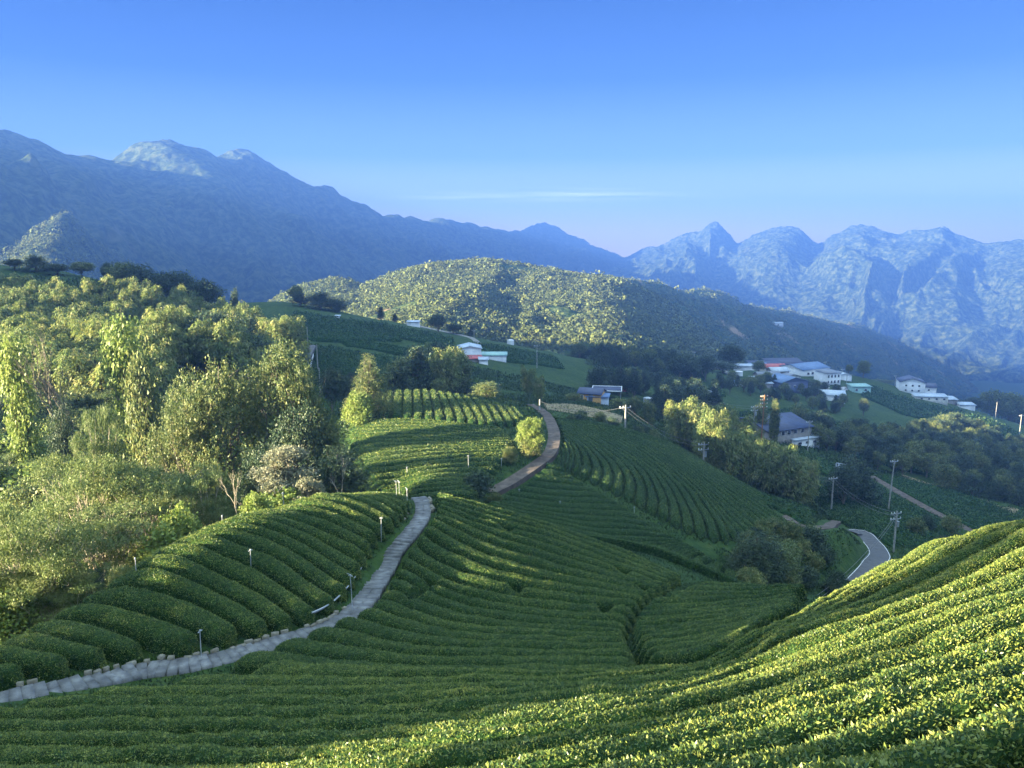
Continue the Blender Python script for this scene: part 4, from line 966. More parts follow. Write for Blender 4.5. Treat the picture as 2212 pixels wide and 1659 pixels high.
# --- middle belts
scatter([(860, 790), (900, 745), (965, 745), (1010, 790), (1100, 790), (1205, 800), (1218, 872), (1120, 872), (1000, 838), (860, 838)], 135, 235, 10, 5.2, DK + BAM[:1] + BR[:1], 'tree in the belt behind the round field', 'trees in the belt behind the far round field', n_max=110)
for pr, u, v, t, w, lb in [(BR[0], 985, 752, 160, 62, 'pale tree with a sunlit crown left of the white shed roof'), (BAM[0], 1140, 790, 165, 26, 'sunlit bamboo tip behind the far round field, upper one'), (BAM[2], 1165, 812, 160, 26, 'sunlit bamboo tip behind the far round field, lower right one'), (BR[2], 1050, 826, 128, 60, 'light green bush behind the rim of the far round field'),
    (BR[2], 948, 818, 135, 36, 'small rounded bush left on the rim of the far round field'), (DK[0], 945, 680, 300, 36, 'round dark tree on the ridge road'), (DK[2], 822, 664, 330, 16, 'small trimmed tree on the ridge, left one'), (DK[2], 853, 678, 330, 14, 'small trimmed tree on the ridge, right one'), (DK[2], 1018, 706, 310, 14, 'pointed dark tree by the curved lane'),
    (DK[0], 980, 700, 310, 30, 'dark bushes on the ridge right of the round tree'), (BR[1], 640, 618, 345, 30, 'lit rounded tree on the ridge above the terraces'), (DK[2], 646, 630, 335, 34, 'dark tree on the ridge above the terraces, left'), (DK[1], 690, 632, 335, 60, 'broad dark tree on the ridge above the terraces'), (DK[1], 725, 645, 335, 50, 'dark tree at the right end of the ridge group'),
    (LONE, 1148, 905, 92, 54, 'bright round tree standing alone beside the dirt path'), (DK[0], 1580, 745, 385, 46, 'round tree with a sunlit top before the solar roofs'), (DK[0], 1562, 782, 350, 50, 'dark round tree left of the village'), (BR[0], 1640, 780, 370, 26, 'small tree with a yellow-green top in the village'),
    (DK[1], 1492, 795, 330, 18, 'small dark round tree alone in the pale field'), (BR[0], 1868, 780, 400, 24, 'yellow-green tree on a thin trunk at the far edge of the village'), (BR[1], 1835, 788, 410, 14, 'smaller tree left of the thin trunked one'), (DK[0], 1740, 820, 350, 46, 'dark round tree below the big village building'), (DK[1], 1686, 838, 345, 50, 'dark tree left of the dark blue house'),
    (BR[0], 1868, 862, 300, 20, 'slender sunlit tree below the mint hut'), (BR[2], 1730, 875, 235, 46, 'brownish rounded tree behind the warehouse'), (DK[0], 1770, 890, 228, 50, 'dark tree right of the brownish one behind the warehouse'), (BR[2], 1642, 876, 210, 34, 'brownish bush among the bamboo tips'), (BR[0], 1676, 866, 190, 20, 'thin sunlit tree beside the tall wooden pole'),
    (DK[1], 2205, 790, 480, 60, 'shaded tree at the far right edge'), (BR[1], 2150, 830, 470, 50, 'pale sunlit tree at the far right below the mountains'), (BR[1], 2190, 850, 460, 50, 'pale sunlit tree at the right edge below the mountains'), (DK[0], 2105, 860, 420, 40, 'dark round tree right of the white house'), (DK[1], 2050, 855, 420, 50, 'dark bushes right of the white house'),
    (DK[2], 1970, 838, 410, 40, 'dark tree left of the white house'), (DK[0], 1905, 822, 415, 50, 'dark trees above the spur field'),
    (BR[0], 1340, 862, 165, 40, 'pale bare-looking tree beside the blue-roofed house'), (BR[1], 1370, 858, 160, 30, 'row tree right of the pale bare one'), (BR[2], 1400, 866, 158, 30, 'rounded row tree leading to the bamboo'), (BR[2], 1240, 850, 185, 34, 'arching light green bamboo left of the orange house'), (DK[1], 1850, 985, 165, 90, 'dark spreading tree beside the small concrete shed'), (DK[0], 1830, 1005, 160, 60, 'lower dark tree beside the concrete shed')]:
    place(pr, u, v, t, w, lb)
scatter([(1208, 800), (1240, 780), (1330, 790), (1430, 800), (1500, 820), (1560, 838), (1470, 852), (1400, 840), (1330, 826), (1240, 826)], 195, 320, 8.5, 6.5, DK + BR[:1], 'tree before the pale valley field', 'trees before the pale valley field', n_max=60)
scatter([(1235, 735), (1330, 745), (1480, 758), (1575, 785), (1480, 790), (1380, 772), (1250, 768)], 300, 420, 9, 8, DK + BR[1:2], 'tree beyond the pale valley field', 'trees along the far side of the valley field', n_max=50)
scatter([(1540, 800), (1640, 800), (1700, 812), (1760, 812), (1840, 835), (1830, 862), (1760, 872), (1640, 868), (1540, 862)], 290, 420, 5.5, 6.5, DK + DK + BR, 'tree among the village houses', 'trees between the village houses', n_max=45)
scatter([(1395, 885), (1450, 862), (1490, 868), (1560, 885), (1672, 890), (1690, 965), (1740, 1000), (1768, 1090), (1835, 1135), (1700, 1108), (1560, 1030), (1420, 955)], 128, 190, 10, 3.9, BAM, 'bamboo clump behind the shaded hill', 'bamboo clumps in the grove behind the hill', n_max=130)
scatter([(1755, 905), (1830, 905), (1930, 905), (2060, 890), (2240, 950), (2240, 1055), (2100, 1022), (1960, 990), (1860, 962), (1770, 935)], 175, 345, 6.2, 5.6, DK + BR, 'tree in the right valley belt', 'trees in the wooded belt on the right', n_max=170)
scatter([(1740, 1085), (1830, 1090), (1880, 1110), (1900, 1140), (1850, 1135), (1780, 1120)], 105, 155, 4.5, 3.6, DK[:2] + SHR, 'bush below the lined field', 'dark bushes below the lined field', n_max=30)
scatter([(1585, 1185), (1620, 1120), (1800, 1145), (1868, 1165), (1880, 1240), (1740, 1262), (1600, 1258)], 66, 112, 1.8, 2.6, SHR + [VIN[2]], 'low shrub left of the road', 'shrubs on the bank left of the road', n_max=80, hs=(.7, 1.5))
for pr, u, v, t, w, lb in [(NEARB[2], 1640, 1160, 76, 120, 'large round dark bush in the hollow below the shaded hill'), (VIN[3], 1690, 1170, 78, 70, 'drooping dark bush right of the large round one')]:
    place(pr, u, v, t, w, lb)
scatter([(1010, 1060), (1060, 985), (1130, 935), (1165, 930), (1165, 985), (1120, 1020), (1060, 1062)], 74, 112, 2.2, 2.0, [SHR[0], SHR[1], VIN[2]], 'shrub beside the dirt path', 'shrubs beside the dirt path', n_max=40, hs=(.6, 1.3))
scatter([(1170, 890), (1290, 900), (1400, 930), (1440, 950), (1380, 905), (1260, 880)], 122, 165, 1.5, 4, SHR, 'shrub around the brown field', 'shrubs around the brown field', n_max=20)
scatter([(1990, 1170), (2120, 1130), (2200, 1120), (2080, 1100), (1960, 1110)], 100, 160, 3.5, 8, DK[:2] + SHR, 'shrub under the lined field', 'shrubs at the foot of the valley fields', n_max=12)
scatter([(700, 790), (760, 800), (860, 830), (760, 845), (700, 830)], 130, 200, 4, 7, DK[:2], 'bush below the broad dark field', 'bushes below the broad dark field', n_max=10)

# --- wooded hills in the distance: crowns too many to count, one mass each
def woodland(name, g, n, size, mats, seed, qmin=0.0, label=None, elong=1.25):
    rr = np.random.default_rng(seed)
    a, b = g.shape[:2]
    i = rr.random(n * 3) * (a - 2); j = (rr.random(n * 3)) * (b - 2)
    i0 = i.astype(int); j0 = j.astype(int); fi = (i - i0)[:, None]; fj = (j - j0)[:, None]
    p = g[i0, j0] * (1 - fi) * (1 - fj) + g[i0 + 1, j0] * fi * (1 - fj) + g[i0, j0 + 1] * (1 - fi) * fj + g[i0 + 1, j0 + 1] * fi * fj
    U, V, D = project(p)
    w = np.linalg.norm(np.cross(g[i0 + 1, j0] - g[i0, j0], g[i0, j0 + 1] - g[i0, j0]), axis=1)
    ok = (U > -100) & (U < 2320) & (V < 1000) & (rr.random(len(w)) < w / np.quantile(w, .9)) & (fbm(p[:, 0] / 60, p[:, 1] / 60, 3, 2) > -0.42)
    p = p[ok][:n]; m = len(p)
    s = size * rr.lognormal(0, .38, m); K = 18
    d = rr.normal(size=(m, K, 3)); d[..., 2] = np.abs(d[..., 2]) * 1.1 - .25; d /= np.linalg.norm(d, axis=2, keepdims=True)
    pos = p[:, None] + d * s[:, None, None] * np.array([.8, .8, elong]) + np.array([0, 0, .5 * size])
    nn = d * .6 + rr.normal(size=d.shape) * .12 + UP * .5; dr = rr.normal(size=d.shape) + UP * .5
    L = s[:, None] * rr.uniform(.4, .75, (m, K)); k = rr.integers(0, len(mats), m); mb = MB()
    for q in range(len(mats)):
        e = k == q
        mb.leaves((pos[e] - dr[e] / np.linalg.norm(dr[e], axis=2, keepdims=True) * L[e][..., None] * .5).reshape(-1, 3), dr[e].reshape(-1, 3), nn[e].reshape(-1, 3), L[e].ravel(), L[e].ravel() * .8, q)
    o = mb.build(name, mats, smooth=False); tag(o, label, 'forest', kind='stuff'); print('WOOD', name, m)
FW = [mat_noise('far_crown_green', [(0.35, (0.085, 0.115, 0.04)), (0.65, (0.15, 0.175, 0.06))], 0.15, 0.9, 4), mat_noise('far_crown_light', [(0.35, (0.10, 0.13, 0.04)), (0.65, (0.17, 0.19, 0.06))], 0.15, 0.9, 4),
      mat_noise('far_crown_bluish', [(0.35, (0.075, 0.105, 0.045)), (0.65, (0.13, 0.16, 0.065))], 0.15, 0.9, 4)]
woodland('hill_woodland', HILL[1], 46000, 1.6, FW, 1, label='dense woodland covering the sunlit round hill in the middle')
woodland('ridge_woodland', RIDGE[1], 26000, 2.3, FW, 2, label='dense woodland on the shaded ridge behind the village')
woodland('spur_woodland', SPUR[1], 9000, 2.2, FW, 4, label='woodland on the lowest lit mountain spur at the left')
woodland('knoll_woodland', KNOLL[1], 7000, 1.5, FW, 3, label='pale woodland on the small lit knoll left of the round hill')
# grass and weeds on every bare strip between the plots
n_ = 900000; th_ = rng.uniform(-.66, .66, n_); r_ = np.exp(rng.uniform(math.log(17), math.log(230), n_)); wx = np.sin(th_) * r_; wy = np.cos(th_) * r_
k_ = rng.random(n_) < np.clip(r_ / 200 + .25, 0, 1); wx, wy, r_ = wx[k_], wy[k_], r_[k_]
k_ = (fbm(wx / 3, wy / 3, 3) > -.35) & (route_clear(wx, wy) > -.05); wx, wy, r_ = wx[k_], wy[k_], r_[k_]; wz = H(wx, wy); n_ = len(wx)
sz_ = np.maximum(.12, r_ * 2.2 / 769) * rng.uniform(.6, 1.4, n_)
mbw = MB().leaves(np.c_[wx, wy, wz - .03], rng.normal(size=(n_, 3)) * .6 + UP, rng.normal(size=(n_, 3)) + UP * .4, sz_, sz_ * .4)
tag(mbw.build('grass', leafmat('weed_leaf', (.02, .045, .009), (.04, .078, .015), (.08, .12, .03), .6, transl=.2, tint=tintv(.25))), 'grass and weeds on the bare strips between the tea plots', 'grass', kind='stuff')
# unseen trees added on the knoll, tops set by the shade wanted in the bowl
for k in range(44):
    a_ = 9.2 + 18.6 * (k + .5) / 44 + rng.uniform(-.25, .25); l_ = rng.uniform(-32, -21)
    x_, y_ = l_ * .88 - a_ * .475, l_ * .475 + a_ * .88
    z_ = float(H(x_, y_)); sc_ = max(2.5, (-7.3 if a_ < 18 else -5.6) + rng.uniform(-.5, .4) - l_ * math.tan(SUN_EL) - z_)
    q_ = NEARB[k % 3]; q_.place(x_, y_, z_, sc_ / q_.h, min(4.5, sc_) / q_.w, rng.uniform(0, 6), 'unseen knoll tree added for shade, ' + ordinal(k) + ' from the near end', 'unseen shade trees added on the knoll')
for k in range(10):  # unseen trees left of the frame, added to keep sun off the bowl
    a_ = 30.8 + 7.0 * (k + .5) / 10; l_ = -10.5 + rng.uniform(-1.5, 1.5); x_, y_ = l_ * .88 - a_ * .475, l_ * .475 + a_ * .88
    z_ = float(H(x_, y_)); sc_ = max(2.0, -12.55 + rng.uniform(-.2, .2) - l_ * math.tan(SUN_EL) - z_)
    FEA[k % 3].place(x_, y_, z_, sc_ / FEA[k % 3].h, 3.2 / FEA[k % 3].w, rng.uniform(0, 6), 'unseen feathery tree added for shade left of the mound, ' + ordinal(k) + ' from the near end', 'unseen feathery shade trees added beside the mound')
for a_, w_, top_, lb_ in ((11.0, 2.6, -1.8, 'taller unseen slim tree added at the knoll to throw a shadow streak'), (6.6, 1.6, -3.8, 'unseen slim tree added apart from the knoll for a narrower shadow streak')):  # slim unseen trees added to lay shadow streaks on the near slope
    l_ = -19.0; x_, y_ = l_ * .88 - a_ * .475, l_ * .475 + a_ * .88; z_ = float(H(x_, y_)); sc_ = top_ - l_ * math.tan(SUN_EL) - z_
    VIN[3].place(x_, y_, z_, sc_ / VIN[3].h, w_ / VIN[3].w, 0, lb_)
print('TREES', NTREE)
# ---------------------------------------------------------------- paths and roads
M_STONE = mat_noise('weathered_stone_slab', [(0.3, (0.10, 0.10, 0.105)), (0.5, (0.17, 0.17, 0.175)), (0.7, (0.26, 0.26, 0.26))], 2.2, 0.9, 6, bump=0.02, bscale=14, second=(0.5, [(0.3, (0.6, .62, .6)), (0.7, (1.1, 1.1, 1.1))], .8))
M_EDGE = mat_noise('edging_stone', [(0.3, (0.12, 0.105, 0.08)), (0.7, (0.27, 0.25, 0.20))], 2.5, 0.9, 5, bump=0.03, bscale=10)
M_DIRT = mat_noise('dirt_track', [(0.3, (0.06, 0.048, 0.04)), (0.5, (0.10, 0.08, 0.066)), (0.7, (0.15, 0.12, 0.10))], 1.2, 0.95, 6, bump=0.05, bscale=5)
M_ASPHALT = mat_noise('asphalt', [(0.3, (0.075, 0.075, 0.08)), (0.7, (0.12, 0.12, 0.125))], 1.5, 0.85, 5, bump=0.01, bscale=20)
M_CONC = mat_noise('concrete', [(0.3, (0.17, 0.165, 0.16)), (0.7, (0.27, 0.265, 0.25))], 1.0, 0.9, 5, bump=0.01, bscale=8)
M_LINE = mat_noise('road_paint', [(0.3, (0.62, 0.62, 0.6)), (0.7, (0.8, 0.8, 0.78))], 3, 0.7, 3)
M_DRY = mat_noise('dry_furrows', [(0.3, (0.16, 0.13, 0.08)), (0.5, (0.26, 0.21, 0.13)), (0.7, (0.36, 0.31, 0.17))], 1.0, 0.95, 5, bump=0.15, bscale=3)
M_WHITE = mat_noise('white_paint', [(0.3, (0.62, 0.64, 0.66)), (0.7, (0.80, 0.80, 0.80))], 0.8, 0.6, 4)
M_STEEL = mat_noise('galvanised_steel', [(0.3, (0.30, 0.32, 0.34)), (0.7, (0.46, 0.48, 0.50))], 1.5, 0.4, 4, metal=0.5)
M_PIPE = mat_noise('grey_pipe', [(0.3, (0.26, 0.28, 0.30)), (0.7, (0.45, 0.46, 0.48))], 3, 0.4, 2)
M_POLE = mat_noise('concrete_pole', [(0.3, (0.24, 0.235, 0.22)), (0.7, (0.38, 0.37, 0.34))], 2, 0.85, 3)
M_WOODP = mat_noise('tarred_wood_pole', [(0.3, (0.20, 0.10, 0.05)), (0.7, (0.34, 0.18, 0.09))], 2, 0.85, 3)
M_INSUL = mat_noise('insulator_ceramic', [(0.3, (0.55, 0.55, 0.52)), (0.7, (0.8, 0.8, 0.78))], 4, 0.3, 2)
M_WIRE = mat_noise('wire', [(0.3, (0.10, 0.10, 0.10)), (0.7, (0.2, 0.2, 0.2))], 4, 0.5, 2)
def roof(name, c):
    c = np.array(c); m = mat_noise(name, [(0.3, tuple(c * .75)), (0.7, tuple(np.minimum(c * 1.2, .85)))], 0.9, 0.5, 4, spec=.4); return m
R_NAVY = roof('navy_metal_roof', (0.045, 0.06, 0.12)); R_BLUE = roof('blue_metal_roof', (0.12, 0.2, 0.36)); R_LIGHT = roof('pale_metal_roof', (0.42, 0.48, 0.55)); R_RED = roof('red_metal_roof', (0.42, 0.09, 0.09))
R_MINT = roof('mint_paint', (0.28, 0.46, 0.42)); R_GREY = roof('grey_roof', (0.18, 0.20, 0.24)); R_SOLAR = roof('solar_panel', (0.03, 0.04, 0.09)); W_ORANGE = roof('orange_wall', (0.55, 0.30, 0.08)); W_GREY = roof('block_wall', (0.24, 0.22, 0.20))
W_CREAM = roof('cream_wall', (0.55, 0.53, 0.46)); W_DKBLUE = roof('dark_blue_wall', (0.06, 0.08, 0.15)); G_GLASS = roof('window_glass', (0.05, 0.06, 0.08))
def ribbon(name, line, width, mat, lift, cross=5, label=None, crown_=0.0, z=None):
    tg = np.gradient(line, axis=0); tg /= np.linalg.norm(tg, axis=1, keepdims=True); nr = np.stack([-tg[:, 1], tg[:, 0]], -1)
    s = np.linspace(-.5, .5, cross); w = np.broadcast_to(width, (len(line),))
    X = line[:, 0, None] + nr[:, 0, None] * s * w[:, None]; Y = line[:, 1, None] + nr[:, 1, None] * s * w[:, None]
    hc = H(X, Y).max(1)
    k = np.ones(5) / 5; hc = np.convolve(np.pad(hc, 2, 'edge'), k, 'valid')
    Z = np.repeat(hc[:, None], cross, 1) + lift
    top = np.stack([X, Y, Z], -1)
    skirt = lambda e: np.stack([top[:, e], top[:, e] - np.array([0, 0, .6])], 1)
    mb = MB().grid(top); mb.grid(skirt(0)); mb.grid(skirt(-1))
    o = mb.build(name, mat, smooth=False); tag(o, kind='structure'); return top
# stone slab path with steps towards the left
seg = np.linalg.norm(np.diff(PL, axis=0), axis=1); tot = seg.sum(); ns = int(tot / 0.33)
PS = curve(PL, ns + 1); Zp = H(PS[:, 0], PS[:, 1]); Zp = np.convolve(np.pad(Zp, 4, 'edge'), np.ones(9) / 9, 'valid')
d_ = np.gradient(PS, axis=0); ang = np.arctan2(d_[:, 1], d_[:, 0])
pb = MB(); zprev = None; rr = np.random.default_rng(5)
for i in range(ns):
    c = (PS[i] + PS[i + 1]) / 2
    stair = c[0] < -6.3
    zz = Zp[i] + 0.16
    if i < ns * .62 and not stair: zz = (math.floor(zz / .17) * .17 + zz * 3) / 4
    else: zz = (math.floor(zz / .16) * .16 + zz) / 2 + .02
    wd = .96 + rr.uniform(-.05, .05)
    L_ = .30 if not stair else .335
    n2 = 1 if rr.random() < .6 else 2
    for q in range(n2):
        off = 0 if n2 == 1 else (q - .5) * wd / 2
        nx, ny = -math.sin(ang[i]), math.cos(ang[i])
        pb.box((c[0] + nx * off, c[1] + ny * off, zz - .12 + rr.uniform(-.012, .012)), (L_, wd / n2 - .02, .26), 0, ang[i] + rr.uniform(-.02, .02))
tag(pb.build('stone_path', M_STONE), kind='structure')
# kerb of rough stones along parts of the path
for nm, i0, i1, side, lb in [('stone_kerb', int(ns * .60), int(ns * .97), -1, 'low kerb of rough pale stones along the left end of the path'), ('stone_kerb', 2, int(ns * .16), 1, 'short row of rough stones beside the top of the path')]:
    kb = MB()
    for i in range(i0, i1):
        if rr.random() < .3: continue
        nx, ny = -math.sin(ang[i]), math.cos(ang[i]); o_ = side * (.56 + rr.uniform(-.08, .08))
        kb.box((PS[i, 0] + nx * o_, PS[i, 1] + ny * o_, Zp[i] + .06 + rr.uniform(-.05, .05)), (rr.uniform(.16, .32), rr.uniform(.1, .2), .26), 0, ang[i] + rr.uniform(-.5, .5))
    tag(kb.build(nm, M_EDGE), lb, 'kerb')
def path_side(i0, i1, off, z, rad, n=30):
    ii = np.linspace(i0, i1, n).astype(int); nx, ny = -np.sin(ang[ii]), np.cos(ang[ii])
    p = np.stack([PS[ii, 0] + nx * off, PS[ii, 1] + ny * off, Zp[ii] + z], -1); return p
for k, (off, z, lb) in enumerate([(-.95, .42, 'upper grey water pipe sagging beside the bend of the stone path'), (-1.03, .34, 'lower grey water pipe beside the bend of the stone path')]):
    p = path_side(int(ns * .44), int(ns * .66), off, z, 0); tag(MB().tube(p, .035, 6).build('water_pipe', M_PIPE, smooth=True), lb, 'pipe')
p = path_side(int(ns * .08), int(ns * .25), -.86, .2, 0); tb_ = MB()
for a, b in zip(p[:-1], p[1:]): tb_.tube([a, b], .07, 4, cap=True)
tag(tb_.build('timber_edging', M_EDGE), 'yellowish timber edging left of the upper path', 'edging')
p = path_side(int(ns * .12), int(ns * .22), -1.25, .55, 0); tag(MB().tube(p, .03, 6).build('handrail_pipe', M_PIPE), 'short bent pale pipe beside the upper path', 'pipe')

ribbon('dirt_path', DL, 1.6, M_DIRT, .05)
rt = ribbon('road', RL, 2.8, M_ASPHALT, .04)
for e, s_ in ((0, 1), (-1, -1)):
    a = rt[:, e]; b = rt[:, 2]; d = (b - a) / np.linalg.norm(b - a, axis=1, keepdims=True)
    g_ = np.stack([a + d * .10, a + d * .165], 1) + np.array([0, 0, .012])
    tag(MB().grid(g_).build('road_marking', M_LINE), kind='structure')
ribbon('track', TL, 1.5, M_DIRT, .1)
ribbon('track', VL, 2.2, M_DIRT, .15)
ribbon('road', ground_line([(640, 830), (645, 803), (655, 780), (664, 762), (655, 752)], 140, 220, 50), 4.2, M_ASPHALT, .3)
wl = ground_line([(668, 815), (672, 790), (676, 772), (668, 756)], 140, 220, 30); tag(MB().tube(np.c_[wl, H(wl[:, 0], wl[:, 1]) + .7], .22, 5).build('guard_rail', M_WHITE), 'pale guard rail along the curved road by the bamboo', 'guard rail')
ribbon('road', ground_line([(875, 700), (930, 712), (985, 724), (1018, 733), (1034, 745), (1042, 756)], 240, 380, 60), 2.2, M_CONC, .2)
ribbon('road', ground_line([(1828, 838), (1800, 845), (1770, 852), (1740, 858)], 270, 400, 40), 2.6, M_CONC, .2)
ribbon('road', ground_line([(1540, 785), (1560, 800), (1590, 818)], 300, 420, 40), 2.6, M_CONC, .2)
ribbon('track', ground_line([(1870, 838), (1905, 855), (1950, 875)], 280, 420, 40), 2.2, M_DIRT, .2)
ribbon('track', ground_line([(380, 792), (430, 800), (470, 806)], 110, 160, 40), 1.6, M_CONC, .1)
# dry field of pale furrows beyond the dirt path, and the pale strip in the right valley field
def furrows(name, guides, t0, t1, n, mat, label, wd=.6, hh=.35, kind='stuff'):
    gs = [ground_line(g_, t0, t1, 40) for g_ in guides]; mb = MB(); gs = np.array(gs)
    q = np.linspace(0, len(gs) - 1, n)
    for a in q:
        i = min(int(a), len(gs) - 2); l = gs[i] * (1 - (a - i)) + gs[i + 1] * (a - i)
        mb.tube(np.c_[l, H(l[:, 0], l[:, 1]) + .02], wd * .5 * (1 + .2 * fbm(l[:, 0] * .7 + a, l[:, 1] * .7)), 6)
    tag(mb.build(name, mat, smooth=True), label, 'furrows', kind=kind)
furrows('dry_furrows', [[(1175, 876), (1230, 876), (1290, 887), (1345, 903)], [(1180, 886), (1240, 895), (1300, 908), (1340, 916)]], 118, 175, 9, M_DRY, 'dry brown furrows of the bare field beyond the dirt path')
furrows('pale_crop_strip', [[(1950, 1028), (2050, 1060), (2200, 1103)], [(1955, 1036), (2050, 1070), (2190, 1112)]], 150, 260, 6, M_DRY, 'pale strip of dry plants across the right valley field')

# ---------------------------------------------------------------- posts, poles and wires
def base_at(u, v, t0, t1, off=0):
    p = hit(u, v, t0, t1, off)[0]; return np.array([p[0], p[1], float(H(*p))])
def sprinkler(u, vb, vt, t, label, hook=False):
    b = P3(u, vb, t); tp = P3(u, vt, t); z = float(H(b[0], b[1])); r_ = empty('sprinkler_post', (b[0], b[1], z), rng.uniform(0, 6), label, 'sprinkler', 'sprinkler posts in the tea')
    h_ = max(.9, tp[2] - z); rd_ = .016 if t < 60 else .028
    MB().tube([(0, 0, -.2), (.01, 0, h_ * .5), (.03, .01, h_)], rd_, 6).build('pole', M_PIPE, r_, smooth=True)
    hd = MB()
    if hook: hd.tube([(.03, .01, h_), (.06, .03, h_ + .12), (.16, .05, h_ + .14)], rd_, 6)
    hd.tube([(-.06, 0, h_ + .02), (.12, 0, h_ + .05)], rd_ * 1.3, 6); hd.box((.03, 0, h_ + .06), (.05, .05, .06)); hd.build('nozzle', M_PIPE, r_)
for a in [(434, 1410, 1363, 27, 'grey sprinkler post standing alone on the near end of the mound'), (760, 1285, 1243, 31.5, 'bent sprinkler post at the hedge ends beside the path bend', True), (823, 1150, 1119, 40, 'sprinkler post beside the short bent pipe of the upper path'), (880, 1085, 1058, 46.5, 'sprinkler post at the very top of the stone path', True),
          (857, 1066, 1041, 48, 'left one of the two thin sprinkler posts on the mound top', True), (863, 1066, 1042, 48.6, 'right one of the two thin sprinkler posts on the mound top', True), (541, 1212, 1190, 33.5, 'sprinkler post in the middle of the sunlit hedges'), (482, 1150, 1132, 38, 'white sprinkler post by the vine bush on the mound edge'), (294, 1235, 1207, 31, 'slanting sprinkler post at the left rim of the mound'),
          (613, 1088, 1066, 44, 'white post beside the dry shrub on the mound crest'), (1121, 1092, 1078, 82, 'small white sprinkler in the dark corner field, left one'), (1209, 1114, 1101, 80, 'small white sprinkler in the dark corner field, right one'), (1083, 1018, 1006, 88, 'white sprinkler among the shrubs by the dirt path'), (1370, 1110, 1096, 82, 'small sprinkler on the boundary between the shaded fields'),
          (879, 1025, 1010, 80, 'small sprinkler in the lit band of the far round field'), (1012, 998, 985, 84, 'small sprinkler right in the lit band of the far round field')]:
    sprinkler(*a)
POLES = {}
def pole(key, u, vt, t, label, arms=1, mat=None, h=None, rz=.3, trafo=False, lean=0.0, rad=.14):
    p = P3(u, vt, t); z = float(H(p[0], p[1])); hh = float(np.clip(p[2] - z, 4, 14)) if h is None else h
    z = p[2] - hh if h is not None or p[2] - z > 14 else z
    r_ = empty('utility_pole', (p[0], p[1], z), rz, label, 'utility pole', 'utility poles of the valley'); m_ = mat or M_POLE
    MB().tube([(-lean, 0, -1), (-lean * .5, 0, hh * .5), (0, 0, hh)], [rad * 1.15, rad, rad * .7], 8).build('pole', m_, r_, smooth=True)
    for k in range(arms):
        zz = hh - .5 - k * .9; ab = MB(); ab.box((0, .14, zz), (2.0, .1, .12)); ab.tube([(-.6, .14, zz), (0, .1, zz - .6)], .025, 4); ab.tube([(.6, .14, zz), (0, .1, zz - .6)], .025, 4); a_ = ab.build('crossarm', m_ if mat else M_STEEL, r_)
        for x in (-.9, -.35, .9): MB().tube([(x, .14, zz + .06), (x, .14, zz + .2), (x, .14, zz + .32)], [.05, .09, .04], 6).build('insulator', M_INSUL, a_)
    if trafo: MB().tube([(.32, 0, hh - 2.6), (.32, 0, hh - 1.7)], .24, 10).build('transformer', M_STEEL, r_, smooth=True)
    POLES[key] = np.array([p[0], p[1], z + hh - .3]); return r_
pole('near', 1938, 1104, 118, 'nearest utility pole with two crossarms beside the road bend', 2, trafo=True)
pole('white', 1801, 1030, 150, 'pale utility pole standing in front of the lined valley field', 1)
pole('trafo', 1520, 984, 128, 'utility pole with a transformer on the rim of the shaded hill', 2, trafo=True)
pole('plain', 1933, 993, 160, 'slim leaning utility pole beside the dirt track', 1, lean=.6)
pole('left', 1351, 901, 124, 'utility pole on the crest of the shaded hill left of the bamboo', 1)
pole('mid', 1631, 876, 190, 'utility pole with white insulators behind the sunlit bamboo', 2, trafo=True)
pole('wood', 1652, 853, 184, 'tall reddish wooden pole with many short arms behind the bamboo', 4, M_WOODP, lean=.3)
pole('ware', 1749, 909, 205, 'utility pole at the right corner of the warehouse', 1)
pole('belt', 1433, 836, 232, 'utility pole between the round tank and the blue roofed shed', 2)
pole('f1', 1439, 781, 330, 'utility pole in the pale valley field', 1); pole('f2', 1358, 757, 362, 'utility pole at the left end of the pale valley field', 1); pole('f3', 1500, 759, 345, 'utility pole at the edge of the wood behind the valley field', 1)
pole('f4', 1160, 745, 262, 'utility pole right of the white water tank', 1); pole('f5', 1024, 713, 305, 'utility pole beside the curved lane', 1); pole('edge', 1166, 863, 124, 'short pole at the bend where the dirt path crosses the rim', 0, h=5)
pole('v1', 1830, 810, 372, 'utility pole right of the big village building', 1); pole('v2', 1821, 797, 388, 'utility pole behind the one at the village road', 1); pole('v3', 1783, 781, 430, 'small utility pole on the roofs of the village', 1); pole('v4', 1935, 811, 405, 'utility pole on the spur left of the white house', 1)
pole('r1', 2207, 896, 290, 'utility pole at the right edge of the valley', 1); pole('r2', 2154, 869, 360, 'thin pole on the far right spur', 0)
pole('l1', 20, 550, 205, 'pole on the skyline at the far left', 0); pole('l2', 663, 706, 172, 'tall pole beside the curved road', 0); pole('l3', 684, 744, 178, 'pole right of the curved road', 0); pole('l4', 378, 733, 136, 'pole behind the round metal tank', 0); pole('l5', 689, 795, 150, 'low pole in the field below the curved road', 0, h=5)
pole('gull', 358, 1076, 52, 'white pole with a crossarm among the feathery trees', 1, h=6, rad=.07)
def wire(a, b, label, sag=1.2, k=2):
    A = POLES[a] if isinstance(a, str) else np.asarray(a, float); B = POLES[b] if isinstance(b, str) else np.asarray(b, float); mb = MB(); t = np.linspace(0, 1, 16)[:, None]
    for i in range(k): mb.tube(A + (B - A) * t - UP * sag * 4 * t * (1 - t) + UP * (-.6 * i), .028, 4)
    tag(mb.build('power_line', M_WIRE), label, 'power line')
wire('edge', 'left', 'wire from the rim pole to the pole on the shaded hill', k=1); wire('left', 'trafo', 'wires down the crest of the shaded hill'); wire('trafo', 'white', 'wires from the transformer pole over the dark bamboo'); wire('white', 'near', 'wires crossing the valley to the nearest pole')
